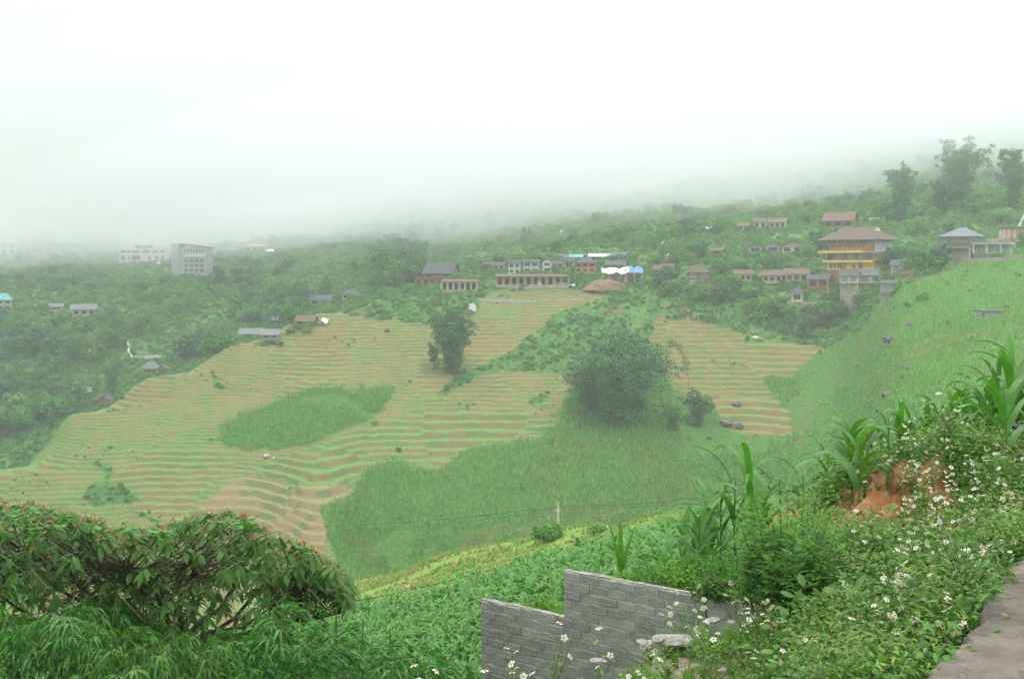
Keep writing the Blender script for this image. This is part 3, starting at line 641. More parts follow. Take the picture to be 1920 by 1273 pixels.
# ---------------------------------------------------------------- buildings
def paint(name, c, r=.85, **k): return mat_solid(name, c, r, k.pop('var', .22), k.pop('scale', .8), **k)
MW = {'white': paint('whitewash', (.58,.59,.56)), 'cream': paint('cream_plaster', (.50,.46,.34)), 'brick': paint('brick_wall', (.34,.17,.10)), 'wood': paint('timber_wall', (.30,.17,.09)),
      'grey': paint('grey_plaster', (.34,.35,.35)), 'conc': paint('concrete', (.42,.41,.38)), 'orange': paint('orange_brown_timber', (.50,.22,.08)), 'yellow': paint('yellow_plaster', (.85,.60,.14)),
      'pink': paint('pink_plaster', (.42,.29,.24)), 'dark': paint('dark_timber', (.10,.075,.06)), 'stone': paint('stone_wall', (.38,.34,.28), bump=.5)}
MR = {'thatch': paint('thatch_roof', (.135,.10,.08), 1, scale=2.5, bump=.4), 'brown': paint('brown_tile_roof', (.16,.11,.085), .9, scale=2), 'dark': paint('dark_sheet_roof', (.07,.08,.085), .7, scale=2),
      'grey': paint('grey_sheet_roof', (.15,.165,.18), .6, scale=2), 'teal': paint('teal_sheet_roof', (.14,.42,.42), .6), 'blue': paint('blue_sheet_roof', (.13,.33,.62), .6), 'white': paint('white_sheet_roof', (.7,.72,.72), .6),
      'red': paint('red_sheet_roof', (.42,.20,.16), .7), 'slab': MW['conc']}
M_GLASS = mat_solid('window_glass', (.05,.065,.07), .15, .3, .5, spec=.6)
M_GLASSP = mat_solid('curtained_glass', (.24,.30,.31), .3, .25, .5, spec=.5)
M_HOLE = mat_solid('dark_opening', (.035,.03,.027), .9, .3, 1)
def box_mesh(n, x0, x1, y0, y1, z0, z1, m): return MB().box(x0, x1, y0, y1, z0, z1).mesh(n, m)
def roof_mb(kind, w, dp, h, ov=.6, th=.18):
    """roof over a w x dp plan whose eaves lie at z=0"""
    m = MB(); X = w/2+ov; Y = dp/2+ov
    if kind == 'flat': return m.box(-X, X, -Y, Y, 0, .28)
    if kind == 'shed':
        m.add([(-X,-Y,0),(X,-Y,0),(X,Y,h),(-X,Y,h),(-X,-Y,-th),(X,-Y,-th),(X,Y,h-th),(-X,Y,h-th)], [(0,1,2,3),(7,6,5,4),(0,4,5,1),(1,5,6,2),(2,6,7,3),(3,7,4,0)]); return m
    if kind in ('gable', 'gabx'):
        if kind == 'gabx': X, Y = Y, X
        P = [(-X,-Y,0),(X,-Y,0),(X,0,h),(-X,0,h),(-X,Y,0),(X,Y,0)]; Q = [(a, b, c-th) for a, b, c in P]
        if kind == 'gabx': P = [(b, a, c) for a, b, c in P]; Q = [(b, a, c) for a, b, c in Q]
        f = [(0,1,2,3),(3,2,5,4),(6,9,8,7),(9,10,11,8),(0,6,7,1),(4,5,11,10),(0,3,9,6),(3,4,10,9),(1,7,8,2),(2,8,11,5)]
        return m.add(P+Q, f)
    r = max(X-Y*.9, X*.12)                                                   # hip
    P = [(-X,-Y,0),(X,-Y,0),(X,Y,0),(-X,Y,0),(-r,0,h),(r,0,h)]
    return m.add(P+[(a, b, -th) for a, b, c in P[:4]], [(0,1,5,4),(1,2,5),(2,3,4,5),(3,0,4),(9,8,7,6),(0,6,7,1),(1,7,8,2),(2,8,9,3),(3,9,6,0)])
def gable_fill(w, dp, h, axis):
    m = MB()
    if axis == 'x': return m.add([(-w/2,-dp/2,0),(-w/2,dp/2,0),(-w/2,0,h),(-w/2+.15,-dp/2,0),(-w/2+.15,dp/2,0),(-w/2+.15,0,h),(w/2,-dp/2,0),(w/2,dp/2,0),(w/2,0,h),(w/2-.15,-dp/2,0),(w/2-.15,dp/2,0),(w/2-.15,0,h)],
                             [(0,2,1),(3,4,5),(6,7,8),(9,11,10),(0,1,4,3),(6,9,10,7),(0,3,5,2),(1,2,5,4),(6,8,11,9),(7,10,11,8)])
    return m.add([(-w/2,-dp/2,0),(w/2,-dp/2,0),(0,-dp/2,h),(-w/2,-dp/2+.15,0),(w/2,-dp/2+.15,0),(0,-dp/2+.15,h)], [(0,1,2),(3,5,4),(0,3,4,1),(0,2,5,3),(1,4,5,2)])
def snap(u, v, d, off=-1.5):
    return hit(u, v, max(d*.74, 290 if u > 1500 else 0), d*1.3).y+off
def house(u0, u1, vr, ve, vb, d, rk, roofm, wallm, label, rot=0.0, dp=.7, nwin=3, name='house', cat='house', win='glass', storeys=1, chim=False, verand=False, ov=None, ground=4.0, parts=True):
    """rows of the photo: vr ridge, ve eaves, vb foot of the wall; u0..u1 the width of the roof"""
    d = snap((u0+u1)/2, vb, d)
    if 1570 < (u0+u1)/2 < 1670 and vb > 525: d = min(d, HOT-6)
    w = (u1-u0)/F*d; uc = (u0+u1)/2; ov = min(.9, w*.09) if ov is None else ov
    zb = vz(vb, d); H = vz(ve, d)-zb; rh = max(vz(vr, d)-vz(ve, d), .15); ww = w-2*ov; D_ = max(2.5, ww*dp)
    e = empty(name, ((uc-960)/F*d, d+D_/2, zb), -math.atan((uc-960)/F)-abs(rot), label, cat)
    HB.append((uc, d, w))
    wm = MW[wallm]; g = gz((uc-960)/F*d, d+D_/2)
    obj('wall', box_mesh('wall', -ww/2, ww/2, -D_/2, D_/2, 0, H, wm), e)
    obj('foundation', box_mesh('foundation', -ww/2-.05, ww/2+.05, -D_/2-.05, D_/2+.05, min(g, zb)-zb-ground, -.002, MW['stone'] if ground < 6 else wm), e)
    r = roof_mb(rk, ww, D_, rh, ov).build('roof', MR[roofm], e, loc=(0, 0, H))
    if rk in ('gable', 'gabx'): gable_fill(ww-.06, D_-.06, rh*.9, 'x' if rk == 'gable' else 'y').build('gable_wall', wm, e, loc=(0, 0, H-.01))
    if chim: MB().box(-.3, .3, -.3, .3, rh*.4, rh+.9).build('chimney', MW['conc'], r)
    for st in range(storeys):
        z0 = H*st/storeys; hh = H/storeys
        for i in range(nwin):
            pw = ww/nwin; cx = -ww/2+pw*(i+.5); a = pw*.32; y = -D_/2
            fr_ = MB(); 
            for (p, q, s, t) in ((cx-a, cx+a, z0+hh*.78, z0+hh*.84), (cx-a, cx+a, z0+hh*.22, z0+hh*.28), (cx-a, cx-a+.1, z0+hh*.28, z0+hh*.78), (cx+a-.1, cx+a, z0+hh*.28, z0+hh*.78), (cx-.04, cx+.04, z0+hh*.28, z0+hh*.78)): fr_.box(p, q, y-.08, y+.02, s, t)
            f_ = fr_.build('window', wm if win == 'hole' else MW['wood' if wallm in ('white', 'cream', 'brick') else 'white'], e)
            obj('pane', box_mesh('pane', cx-a+.1, cx+a-.1, y-.035, y+.01, z0+hh*.28, z0+hh*.78, {'glass': M_GLASS, 'pale': M_GLASSP, 'hole': M_HOLE}[win]), f_)
        if st: obj('floor_band', box_mesh('band', -ww/2-.25, ww/2+.25, -D_/2-.25, -D_/2-.003, z0-.12, z0+.12, wm), e)
    if verand:
        k = max(2, nwin+1)
        for i in range(k): obj('post', box_mesh('post', -.09, .09, -.09, .09, -ground*.5, H, MW['cream']), e, loc=(-ww/2+ww*i/(k-1), -D_/2-ov*.8, 0))
        obj('deck', box_mesh('deck', -ww/2-.2, ww/2+.2, -D_/2-ov-.3, -D_/2-.06, -.25, -.05, MW['wood']), e)
    return e
HB = []; HOT = snap(1630,506,352,-6)
HS = [  # right hand village, d of the wall face
 (1552,1612,397,414,427,440,'gable','brown','wood','brown roofed timber house half hidden in trees above the yellow hotel',-.25,3,'hole',1),
 (1325,1350,424,429,434,470,'shed','blue','grey','small pale blue roofed shed at the left end of the highest cottage row',0,2,'hole',1),
 (1384,1408,418,424,433,460,'gable','brown','white','white windowed cottage left of the highest white cottage pair',.1,2,'glass',1),
 (1414,1441,409,416,430,455,'gable','brown','white','white fronted brown roofed cottage in the middle of the highest row',.1,2,'glass',1),
 (1444,1480,408,417,430,450,'gable','brown','white','brown roofed cottage with white right end in the highest row',.15,3,'glass',1),
 (1336,1360,465,470,478,430,'gable','brown','brick','small brown roofed hut in bushes left of the three gabled bungalows',.2,1,'hole',1),
 (1402,1434,456,463,475,415,'gabx','brown','grey','left one of three open gabled bungalows on the terrace',0,1,'hole',1),
 (1436,1466,453,461,475,413,'gabx','brown','grey','middle one of three open gabled bungalows on the terrace',0,1,'hole',1),
 (1468,1514,451,461,476,410,'gabx','brown','cream','right and largest of three open gabled bungalows on the terrace',.1,2,'hole',1),
 (1540,1580,453,460,470,400,'shed','brown','dark','open lean-to roof beside the left end of the yellow hotel',-.1,1,'hole',1),
 (1289,1335,497,511,536,392,'hip','thatch','wood','two storey timber house with square pyramid roof beside banana plants',0,2,'pale',2),
 (1377,1414,506,514,528,392,'gable','brown','cream','brown roofed long cottage at the left end of lower cottage row',0,3,'hole',1),
 (1430,1472,506,516,531,388,'gable','brown','cream','brown roofed cottage with red brown shutters in middle of lower row',0,3,'hole',1),
 (1474,1522,503,514,528,385,'gable','brown','cream','brown roofed cottage at right end of the lower cottage row',0,3,'glass',1),
 (1519,1563,515,524,540,372,'gable','dark','wood','dark roofed timber cottage with brick gable left of twin grey cottages',.25,2,'hole',1),
 (1578,1616,507,517,531,362,'gable','dark','white','left one of twin dark roofed cottages below the yellow hotel',.15,2,'pale',1),
 (1616,1664,505,516,531,358,'gable','grey','white','right one of twin dark roofed cottages, with timber gable end',.25,2,'pale',1),
 (1676,1716,487,498,512,350,'gable','dark','white','grey roofed cottage raised on a tall brick base right of hotel',.2,2,'pale',1),
 (1656,1690,525,532,549,345,'gable','dark','stone','small stone cottage on stilts below the raised cottage',.3,2,'pale',1),
 (1484,1509,540,548,567,372,'hip','dark','cream','narrow cream hut with hipped roof beside white rubble bank',0,1,'hole',1),
 (1655,1680,0,0,0,0,'','','','',0,0,'',0),
 # middle village
 (795,858,493,513,524,445,'gable','dark','brick','big dark gabled farmhouse standing above the brick arcade',-.35,3,'hole',1),
 (775,836,516,521,539,432,'flat','brown','brick','long low brick row with flat roof left of the arcade',-.1,4,'hole',1),
 (894,925,482,487,497,480,'flat','slab','pink','pale low block on the track above the middle cottages',0,3,'hole',1),
 (905,922,491,496,507,470,'gable','dark','wood','smallest dark roofed cottage at left end of the middle cottage row',.1,1,'hole',1),
 (922,948,491,497,508,468,'gable','dark','cream','dark roofed cottage with brown openings second in middle cottage row',.1,2,'hole',1),
 (952,978,487,494,514,465,'gable','dark','white','two storey whitish cottage, third in the middle cottage row',.1,2,'hole',2),
 (980,1014,486,492,512,462,'gable','dark','white','two storey white cottage with balcony, fourth in middle cottage row',.1,2,'hole',2),
 (1016,1036,484,491,512,460,'gabx','dark','white','narrow white gabled cottage, fifth in the middle cottage row',0,1,'hole',2),
 (1034,1058,490,495,506,462,'gable','dark','grey','low dark cottage squeezed between white and cream cottages',.1,2,'hole',1),
 (1056,1080,483,490,504,458,'gable','dark','cream','cream cottage with dark roof beside the pavilion fronted cottage',.1,1,'hole',1),
 (1077,1122,483,493,512,452,'hip','dark','orange','orange brown pavilion fronted cottage, rightmost in the middle row',.1,3,'hole',2),
 (1135,1176,489,497,503,455,'gable','dark','grey','long dark grey roof behind the white tarpaulin shelter',.05,3,'hole',1),
 (1068,1094,477,482,488,475,'shed','teal','grey','teal roofed shed behind the middle cottages',0,2,'hole',1),
 (1104,1146,475,481,488,475,'shed','white','grey','white roofed shed between the teal and the blue sheds',0,3,'hole',1),
 (1152,1188,474,480,489,472,'flat','blue','grey','blue sheet shed right of the white roofed shed',0,4,'hole',1),
 (1225,1246,498,505,518,400,'gable','brown','wood','small hut behind the left of two huts on the crest',.3,1,'hole',1),
 (1238,1268,494,505,516,396,'gable','thatch','cream','pale roofed hut on the crest left of the pyramid roofed house',-.2,1,'hole',1),
 # behind the terraces, left
 (578,624,553,563,572,470,'gable','dark','cream','dark roofed farmhouse with white gable above the crest, left of two',-.3,2,'hole',1),
 (638,678,542,552,562,470,'hip','dark','white','dark hip roofed farmhouse beside the wood, right of two',.1,3,'hole',1),
 (508,552,590,600,606,395,'gable','grey','brick','long weathered roof at the crest, left of the joined pair',-.1,2,'hole',1),
 (552,592,592,602,609,392,'gable','brown','brick','brownish weathered roof at the crest, right of the joined pair',.3,2,'hole',1),
 (446,492,616,626,632,378,'gable','grey','brick','lowest grey roof tucked behind terraces, left of the joined pair',-.3,2,'hole',1),
 (486,522,618,628,634,376,'shed','grey','grey','low lean-to roof joined to the lowest grey roof',.1,2,'hole',1),
 (128,174,571,580,593,505,'gable','grey','cream','square tan house standing alone at the edge of the green plots',0,3,'hole',1),
 (88,116,569,575,582,512,'gable','grey','cream','small tan shed left of the lone square tan house',.1,1,'hole',1),
 (-14,18,550,562,582,505,'hip','teal','cream','teal roofed house cut by the left edge of the view',0,2,'hole',2),
 (40,88,455,464,478,640,'flat','red','pink','pinkish long building fading in the fog near the left edge',0,4,'hole',1),
 (-6,26,449,456,477,630,'flat','white','white','white block fading in the fog at the left edge',0,2,'hole',2),
 (96,108,472,475,480,600,'flat','white','grey','tiny white roofed shed below the pinkish foggy building',0,1,'hole',1),
 (399,424,466,470,477,610,'flat','red','pink','faint pinkish house right of the tall dark building',0,2,'hole',1),
 (424,450,464,468,474,612,'flat','white','white','faint white low house next to the faint pinkish house',0,3,'hole',1),
 (452,496,456,462,474,615,'hip','red','cream','faint red hip roofed villa in the fog',0,3,'hole',1),
 (478,516,443,447,454,650,'flat','white','white','highest white flat roofed block barely visible in the fog',0,4,'hole',1),
 (498,524,467,471,476,605,'shed','white','white','low white building right of the faint red roofed villa',.1,2,'hole',1),
 (452,480,481,484,489,590,'flat','white','white','low white terrace house below the faint red roofed villa',0,3,'hole',1),
 (262,297,679,691,703,352,'hip','grey','brick','grey hipped main roof of the farmstead at the terrace edge',0,2,'hole',1),
 (292,315,684,692,700,356,'gabx','grey','wood','gabled side wing behind the grey hipped farmstead roof',.2,1,'hole',1),
 (141,169,727,735,743,372,'gable','grey','brick','small grey roofed hut amid trees left of the terrace edge',.1,2,'hole',1),
 (174,213,742,757,766,318,'gabx','dark','brick','brick hut with dark gabled roof on the edge of the terraces',.3,1,'hole',1),
 (-6,18,779,786,796,380,'gable','dark','dark','dark hut hidden in the trees at the left edge',0,1,'hole',1),
 (1700,1730,569,572,580,292,'shed','dark','dark','tiny dark field shelter on the upper right slope',.1,1,'hole',1),
]
for (u0,u1,vr,ve,vb,d,rk,rm,wm_,lb,rot,nw,wi,st) in HS:
    if d: house(u0,u1,vr,ve,vb,d,rk,rm,wm_,lb,rot,nwin=nw,win=wi,storeys=st,verand=(d < 420 and u0 > 1370 and vb > 480), cat='hut' if 'hut' in lb else ('shed' if 'shed' in lb else 'house'))
def B(e, n, x0, x1, y0, y1, z0, z1, m, parent=None): return obj(n, box_mesh(n, x0, x1, y0, y1, z0, z1, m), parent or e)
_h = snap(1630,506,352,-6); _g = snap(1825,490,330,-5); HB += [(1640,_h-12,14),(1600,_h-12,8),(1850,_g-1,6)]
# --- the yellow hotel
d = snap(1630,506,352,-6); S = d/F; uc = 1630
e = empty('hotel', ((uc-960)*S, d+7, vz(500, d)), -.8, 'large hotel with yellow balcony bands, orange timber upper floors and wide brown thatch roof', 'hotel')
hx = lambda u: (u-uc)*S; hz_ = lambda v: (500-v)*S
XL, XR = hx(1571), hx(1672); Y0, Y1 = -6.5, 6.5
B(e,'foundation',XL-.1,XR+.1,Y0-.1,Y1,-9,hz_(506),MW['brick'])
B(e,'ground_floor_wall',XL,XR-1.5,Y0+1.2,Y1,hz_(506)+.002,hz_(492),MW['yellow'])
B(e,'lower_balcony',XL-.6,hx(1668),Y0-1.4,Y0+1.19,hz_(492),hz_(488),MW['yellow'])
B(e,'middle_floor_wall',XL+.3,XR,Y0+.6,Y1,hz_(488)+.002,hz_(474),MW['wood'])
B(e,'upper_balcony',hx(1561),hx(1652),Y0-2.0,Y0+.59,hz_(474),hz_(470),MW['yellow'])
B(e,'upper_balcony',hx(1652)+.01,XR+.4,Y0-.6,Y0+.59,hz_(474),hz_(471.5),MW['cream'])
B(e,'upper_floor_wall',XL+1.2,XR,Y0,Y1,hz_(470)+.002,hz_(448),MW['orange'])
B(e,'timber_rail',XL+.9,hx(1652),Y0-.5,Y0-.01,hz_(461),hz_(457),MW['wood'])
B(e,'side_panel',XR+.01,XR+.25,Y0-.3,Y1,hz_(472),hz_(448),MW['grey'] if 0 else MW['white'])
rw, rd, rh = (XR-XL)+5.0, 18.0, hz_(424)-hz_(449)
rm = MB(); X = rw/2; Y = rd/2; r1 = X*.52; q = rh*.62
P = [(-X,-Y,0),(X,-Y,0),(X,Y,0),(-X,Y,0),(-r1-1.2,-Y*.34,q),(r1+1.2,-Y*.34,q),(r1+1.2,Y*.34,q),(-r1-1.2,Y*.34,q),(-r1-.6,0,rh),(r1+.9,0,rh)]
rm.add(P+[(a,b,-.3) for a,b,c in P[:4]], [(0,1,5,4),(1,2,6,5),(2,3,7,6),(3,0,4,7),(4,5,9,8),(6,7,8,9),(5,6,9),(7,4,8),(13,12,11,10),(0,10,11,1),(1,11,12,2),(2,12,13,3),(3,13,10,0)])
ro = rm.build('roof', MR['thatch'], e, loc=((XL+XR)/2, 0, hz_(449)))
MB().add([(r1+1.35,-Y*.30,q+.1),(r1+1.35,Y*.30,q+.1),(r1+1.05,0,rh-.2),(r1+1.2,-Y*.30,q+.1),(r1+1.2,Y*.30,q+.1),(r1+.9,0,rh-.2)], [(0,1,2),(3,5,4),(0,3,4,1),(1,4,5,2),(2,5,3,0)]).build('gable_wall', MW['cream'], ro)
def win(e, x0, x1, y, z0, z1, gl, fm, name='window', mull=1):
    fr_ = MB(); t = .14
    fr_.box(x0,x1,y-.1,y,z0,z0+t).box(x0,x1,y-.1,y,z1-t,z1).box(x0,x0+t,y-.1,y,z0+t,z1-t).box(x1-t,x1,y-.1,y,z0+t,z1-t)
    for k in range(mull): c = x0+(x1-x0)*(k+1)/(mull+1); fr_.box(c-.05,c+.05,y-.1,y,z0+t,z1-t)
    f_ = fr_.build(name, fm, e); obj('pane', box_mesh('pane', x0+t,x1-t,y-.04,y,z0+t,z1-t,gl), f_); return f_
for a, b, g in ((1573,1587,M_HOLE),(1590,1606,M_GLASSP),(1614,1630,M_GLASSP),(1636,1651,M_GLASSP),(1655,1667,mat_solid('blue_glass',(.06,.13,.26),.2,.2,.5))): win(e,hx(a),hx(b),Y0+.598,hz_(487),hz_(475),g,MW['orange'])
for a, b in ((1575,1583),(1592,1602),(1624,1628),(1635,1644)): win(e,hx(a),hx(b),Y0+1.198,hz_(504),hz_(494),M_GLASS,MW['cream'])
for a in (1587,1604,1608): B(e,'shutter',hx(a)-.45,hx(a)+.45,Y0+1.08,Y0+1.198,hz_(504),hz_(494),MW['orange'])
for k in range(9):
    a = 1577+k*9.2; win(e,hx(a),hx(a+6.5),Y0-.003,hz_(456.5),hz_(450),M_GLASS,MW['wood'],mull=0)
    if k not in (4,): B(e,'timber_panel',hx(a),hx(a+7.5),Y0-.12,Y0-.004,hz_(468.5),hz_(462),MW['orange'])
for a in (1571,1589,1610,1632,1652,1669): B(e,'pillar',hx(a)-.2,hx(a)+.2,Y0-.9,Y0-.5,hz_(488)+.003,hz_(474.1),MW['wood'])
# --- grey roofed building
d = snap(1825,490,330,-5); S = d/F; uc = 1825
e = empty('guesthouse', ((uc-960)*S, d+6, vz(490, d)), -.58, 'grey hip roofed guesthouse with glazed upper floor on cream pillars near right edge', 'guesthouse')
hz_ = lambda v: (490-v)*S
B(e,'foundation',hx(1783),hx(1905),-4,6,-8,0,MW['stone']); B(e,'lower_wall',hx(1782),hx(1838),-3,6,.002,hz_(465),MW['grey'])
B(e,'floor_slab',hx(1778),hx(1838),-5.6,6,hz_(465)+.002,hz_(462.5),paint('red_edge',(.45,.22,.14)))
B(e,'upper_wall',hx(1781),hx(1842),-4.6,6,hz_(462.5)+.002,hz_(442),MW['grey'])
for k in range(7): win(e,hx(1781.5+k*8.6),hx(1789+k*8.6),-4.603,hz_(460),hz_(444),M_GLASSP,MW['grey'],mull=1)
for k in range(12): B(e,'railing_post',hx(1780+k*5.2),hx(1780.6+k*5.2),-5.5,-5.4,hz_(462.4),hz_(457),MW['dark'])
B(e,'railing',hx(1779),hx(1840),-5.53,-5.38,hz_(457)+.001,hz_(456.3),MW['dark'])
for a in (1781,1801,1838): B(e,'pillar',hx(a)-.3,hx(a)+.3,-5.4,-4.8,-.5,hz_(465.1),MW['cream'])
roof_mb('hip', hx(1842)-hx(1781), 11.5, hz_(426)-hz_(443.5), 1.3).build('roof', MR['grey'], e, loc=((hx(1781)+hx(1842))/2+1.5, .7, hz_(443)))
B(e,'flagpole',hx(1823.5),hx(1824.5),.5,.7,hz_(430),hz_(417),MW['cream'])
B(e,'annex_wall',hx(1842)+.1,hx(1904),-3.2,5,.002,hz_(459),MW['grey']); B(e,'annex_slab',hx(1838)+.05,hx(1908),-5.4,5.2,hz_(459)+.003,hz_(455),MW['conc'])
for a, b in ((1842,1846),(1865,1869),(1889,1892)): B(e,'pillar',hx(a),hx(b),-5.2,-4.6,hz_(475),hz_(459),MW['cream'])
for a in (1848,1858,1871,1880,1894): win(e,hx(a),hx(a+8),-3.203,hz_(474),hz_(460.5),M_GLASSP,MW['white'])
B(e,'balcony_sill',hx(1865),hx(1884),-5.7,-3.3,hz_(476),hz_(474.5),MW['cream'])
# --- unfinished frame at the right edge
d = snap(1900,455,345,-3); S = d/F; uc = 1900; e = empty('unfinished_house', ((uc-960)*S, d+4, vz(447, d)), 0, 'half built concrete house with cream columns at right edge above the annex', 'house')
hz_ = lambda v: (447-v)*S
B(e,'wall',hx(1898),hx(1930),-2,5,-5,hz_(428),MW['pink']); B(e,'foundation',hx(1872),hx(1898)-.01,-3,5,-6,0,MW['stone'])
for a in (1876,1883,1893,1903): B(e,'column',hx(a),hx(a+3),-3.4,-2.9,-.3,hz_(431),MW['cream'])
MB().tube([(hx(1914),-3,hz_(424)),(hx(1924),-3,hz_(402))],[.4,.4],4).build('gable_beam',MW['white'],e)
B(e,'roof',hx(1896),hx(1932),-2.6,5.4,hz_(428)+.003,hz_(426),MR['dark'])
# --- brick base of the raised cottage
d = 350.4; S = d/F; 
# --- arcade, low rows
def arcade(u0, u1, v0, v1, d, n, label, wm_, name='arcade', rot=0, infill=('wood','hole')):
    d = snap((u0+u1)/2, v1, d, -3); S = d/F; e = empty(name, ((u0+u1)/2*S-960*S, d, vz(v1, d)), rot, label, 'row house'); w = (u1-u0)*S; h = (v1-v0)*S
    B(e,'back_wall',-w/2,w/2,3,3.3,-3,h,MW['brick']); B(e,'foundation',-w/2-.2,w/2+.2,-.4,2.99,-4,0,MW['stone'])
    for i in range(n+1): B(e,'pillar',-w/2+w*i/n-.35,-w/2+w*i/n+.35,-.3,.4,.002,h,MW[wm_])
    roof_mb('shed', w, 3.9, .9, .3).build('roof', MR['brown'], e, loc=(0, 1.5, h+.19))
    for i in range(n):
        a = -w/2+w*i/n+.5; b = -w/2+w*(i+1)/n-.5; p = B(e,'infill_wall',a,b,1.8,2.0,.002,h*.95,MW[infill[0]])
        obj('door', box_mesh('door', (a+b)/2-.5,(a+b)/2+.5,1.7,1.795,.01,h*.75,M_HOLE), p)
        m = MB(); m.add([(a,.0,h*.72),(a+.6,.0,h),(a,.0,h),(a,.3,h*.72),(a+.6,.3,h),(a,.3,h)],[(0,1,2),(3,5,4),(0,3,4,1),(1,4,5,2),(0,2,5,3)])
        m.add([(b,.0,h*.72),(b,.0,h),(b-.6,.0,h),(b,.3,h*.72),(b,.3,h),(b-.6,.3,h)],[(0,1,2),(3,5,4),(0,3,4,1),(1,4,5,2),(0,2,5,3)]); m.build('arch_haunch', MW[wm_], p)
    return e
arcade(828,894,529,543,428,6,'row of six brick arches with pale pillars on the crest','cream','arcade',.05)
arcade(930,1066,519,534,432,10,'long low row of open brown bays below the middle cottages','pink','row_house',-.04)
arcade(1075,1180,0,0,0,0,'','') if 0 else None
gp = []
for (uc_, d_, w_) in HB:
    for k in range(int(4+w_*(1.6 if w_ > 7.9 and d_ < 380 else .7))):
        dd_ = d_-rng.uniform(.6, 5.5); x_ = (uc_-960)/F*d_+rng.uniform(-.75, .75)*w_; gp.append((x_, dd_, gz(x_, dd_)-.3))
scatter('garden_bushes', np.array(gp), 1.3+2.4*rng.random(len(gp))**1.5, bu[:2]+[proto_obj('round0')], .2)
for (u_, o_, s_, k_, lb_) in ((1572,5,6.5,'round1','dark tree at the left foot of the yellow hotel'),(1618,11,4.5,'round0','small green tree between the twin grey cottages'),(1672,6,6.5,'round1','dark tree at the right foot of the yellow hotel'),(1550,4,7,'round3','pale tree left of the yellow hotel'),(1700,5,6.5,'round0','round tree right of the raised grey cottage'),(1735,7,8,'round2','large loose tree between the hotel and the grey guesthouse'),(1765,6,7,'round1','dark tree just left of the grey guesthouse'),(1870,7,3,'round0','bushy small tree below the slab of the guesthouse annex')):
    dd_ = (_h if u_ < 1720 else _g)-o_; x_ = (u_-960)/F*dd_; tree(k_, (x_, dd_, gz(x_, dd_)-.3), s_*1.15, lb_)
# --- white villa and dark block in the fog
d = snap(266,492,592,-5); S = d/F; uc = 266; e = empty('villa', ((uc-960)*S, d+6, vz(492, d)), 0, 'broad white villa with three stepped storeys and many windows in the fog', 'villa'); hz_ = lambda v: (492-v)*S
B(e,'foundation',hx(222),hx(312),-5,6,-8,0,MW['conc']); B(e,'lower_floor_wall',hx(222),hx(312),-5,6,.002,hz_(477),MW['white']); B(e,'middle_floor_wall',hx(223),hx(310),-4.5,6,hz_(476),hz_(468),MW['white'])
B(e,'floor_band',hx(221),hx(313),-5.3,6,hz_(477)+.003,hz_(476)-.003,MW['white']); B(e,'roof_slab',hx(220.5),hx(312),-5.2,6.2,hz_(468)+.003,hz_(466.5),MW['white'])
B(e,'upper_floor_wall',hx(248),hx(284),-3,5,hz_(466.5)+.003,hz_(459.5),MW['white']); B(e,'upper_roof',hx(245),hx(286),-3.8,6,hz_(459.5)+.003,hz_(457.5),MW['white'])
for a, b in ((224,234),(236,243),(246,260),(264,280),(283,294),(297,308)): win(e,hx(a),hx(b),-4.503,hz_(475),hz_(469),M_GLASS,MW['white'])
for a, b in ((225,233),(239,243),(246,262),(276,282),(289,296),(300,307)): win(e,hx(a),hx(b),-5.003,hz_(488),hz_(479),M_GLASS,MW['white'])
for a, b in ((250,265),(267,282)): win(e,hx(a),hx(b),-3.003,hz_(465.5),hz_(460.3),M_GLASS,MW['white'])
p = vz(495, 585); e = empty('water_tank', ((297-960)*585/F, 585, p-1), 0, 'round white tank below the right end of white villa', 'tank')
MB().tube([(0,0,-3),(0,0,.2)],[.25,.25],6).build('stand',MW['conc'],e)
me = bpy.data.meshes.new('tank'); bm = bmesh.new(); bmesh.ops.create_uvsphere(bm, u_segments=12, v_segments=8, radius=1.15); bm.to_mesh(me); bm.free(); me.materials.append(MW['white']); obj('tank', me, e, loc=(0,0,1.2))
d = snap(354,515,580,-5); S = d/F; uc = 354; e = empty('tall_building', ((uc-960)*S, d+7, vz(515, d)), 0, 'tall dark grey building with slanting roof and side slab, in the fog', 'building'); hz_ = lambda v: (515-v)*S
B(e,'side_slab',hx(320),hx(335),-6,6,-4,hz_(457),MW['grey']); B(e,'wall',hx(335)+.02,hx(385),-5,7,-7,hz_(463),MW['grey'])
MB().add([(hx(334),-6,hz_(457)),(hx(389),-6,hz_(464)),(hx(389),7,hz_(464)),(hx(334),7,hz_(457)),(hx(334),-6,hz_(459)),(hx(389),-6,hz_(466)),(hx(389),7,hz_(466)),(hx(334),7,hz_(459))],[(0,1,2,3),(7,6,5,4),(0,4,5,1),(1,5,6,2),(2,6,7,3),(3,7,4,0)]).build('roof',MR['dark'],e,loc=(0,0,.3))
for r_ in range(2):
    for k in range(7): win(e,hx(342+k*5.6),hx(346.8+k*5.6),-5.003,hz_(474.5+r_*7),hz_(466.5+r_*8.5),M_GLASSP if r_ else M_GLASS,MW['white'],mull=0)
for k in range(4):
    for j in range(3): win(e,hx(343+k*10),hx(350+k*10),-5.003,hz_(510-j*9),hz_(504-j*9),M_GLASS,MW['grey'],mull=0)
B(e,'balcony',hx(342),hx(382),-6.2,-5.01,hz_(481.5),hz_(478),MW['white'])
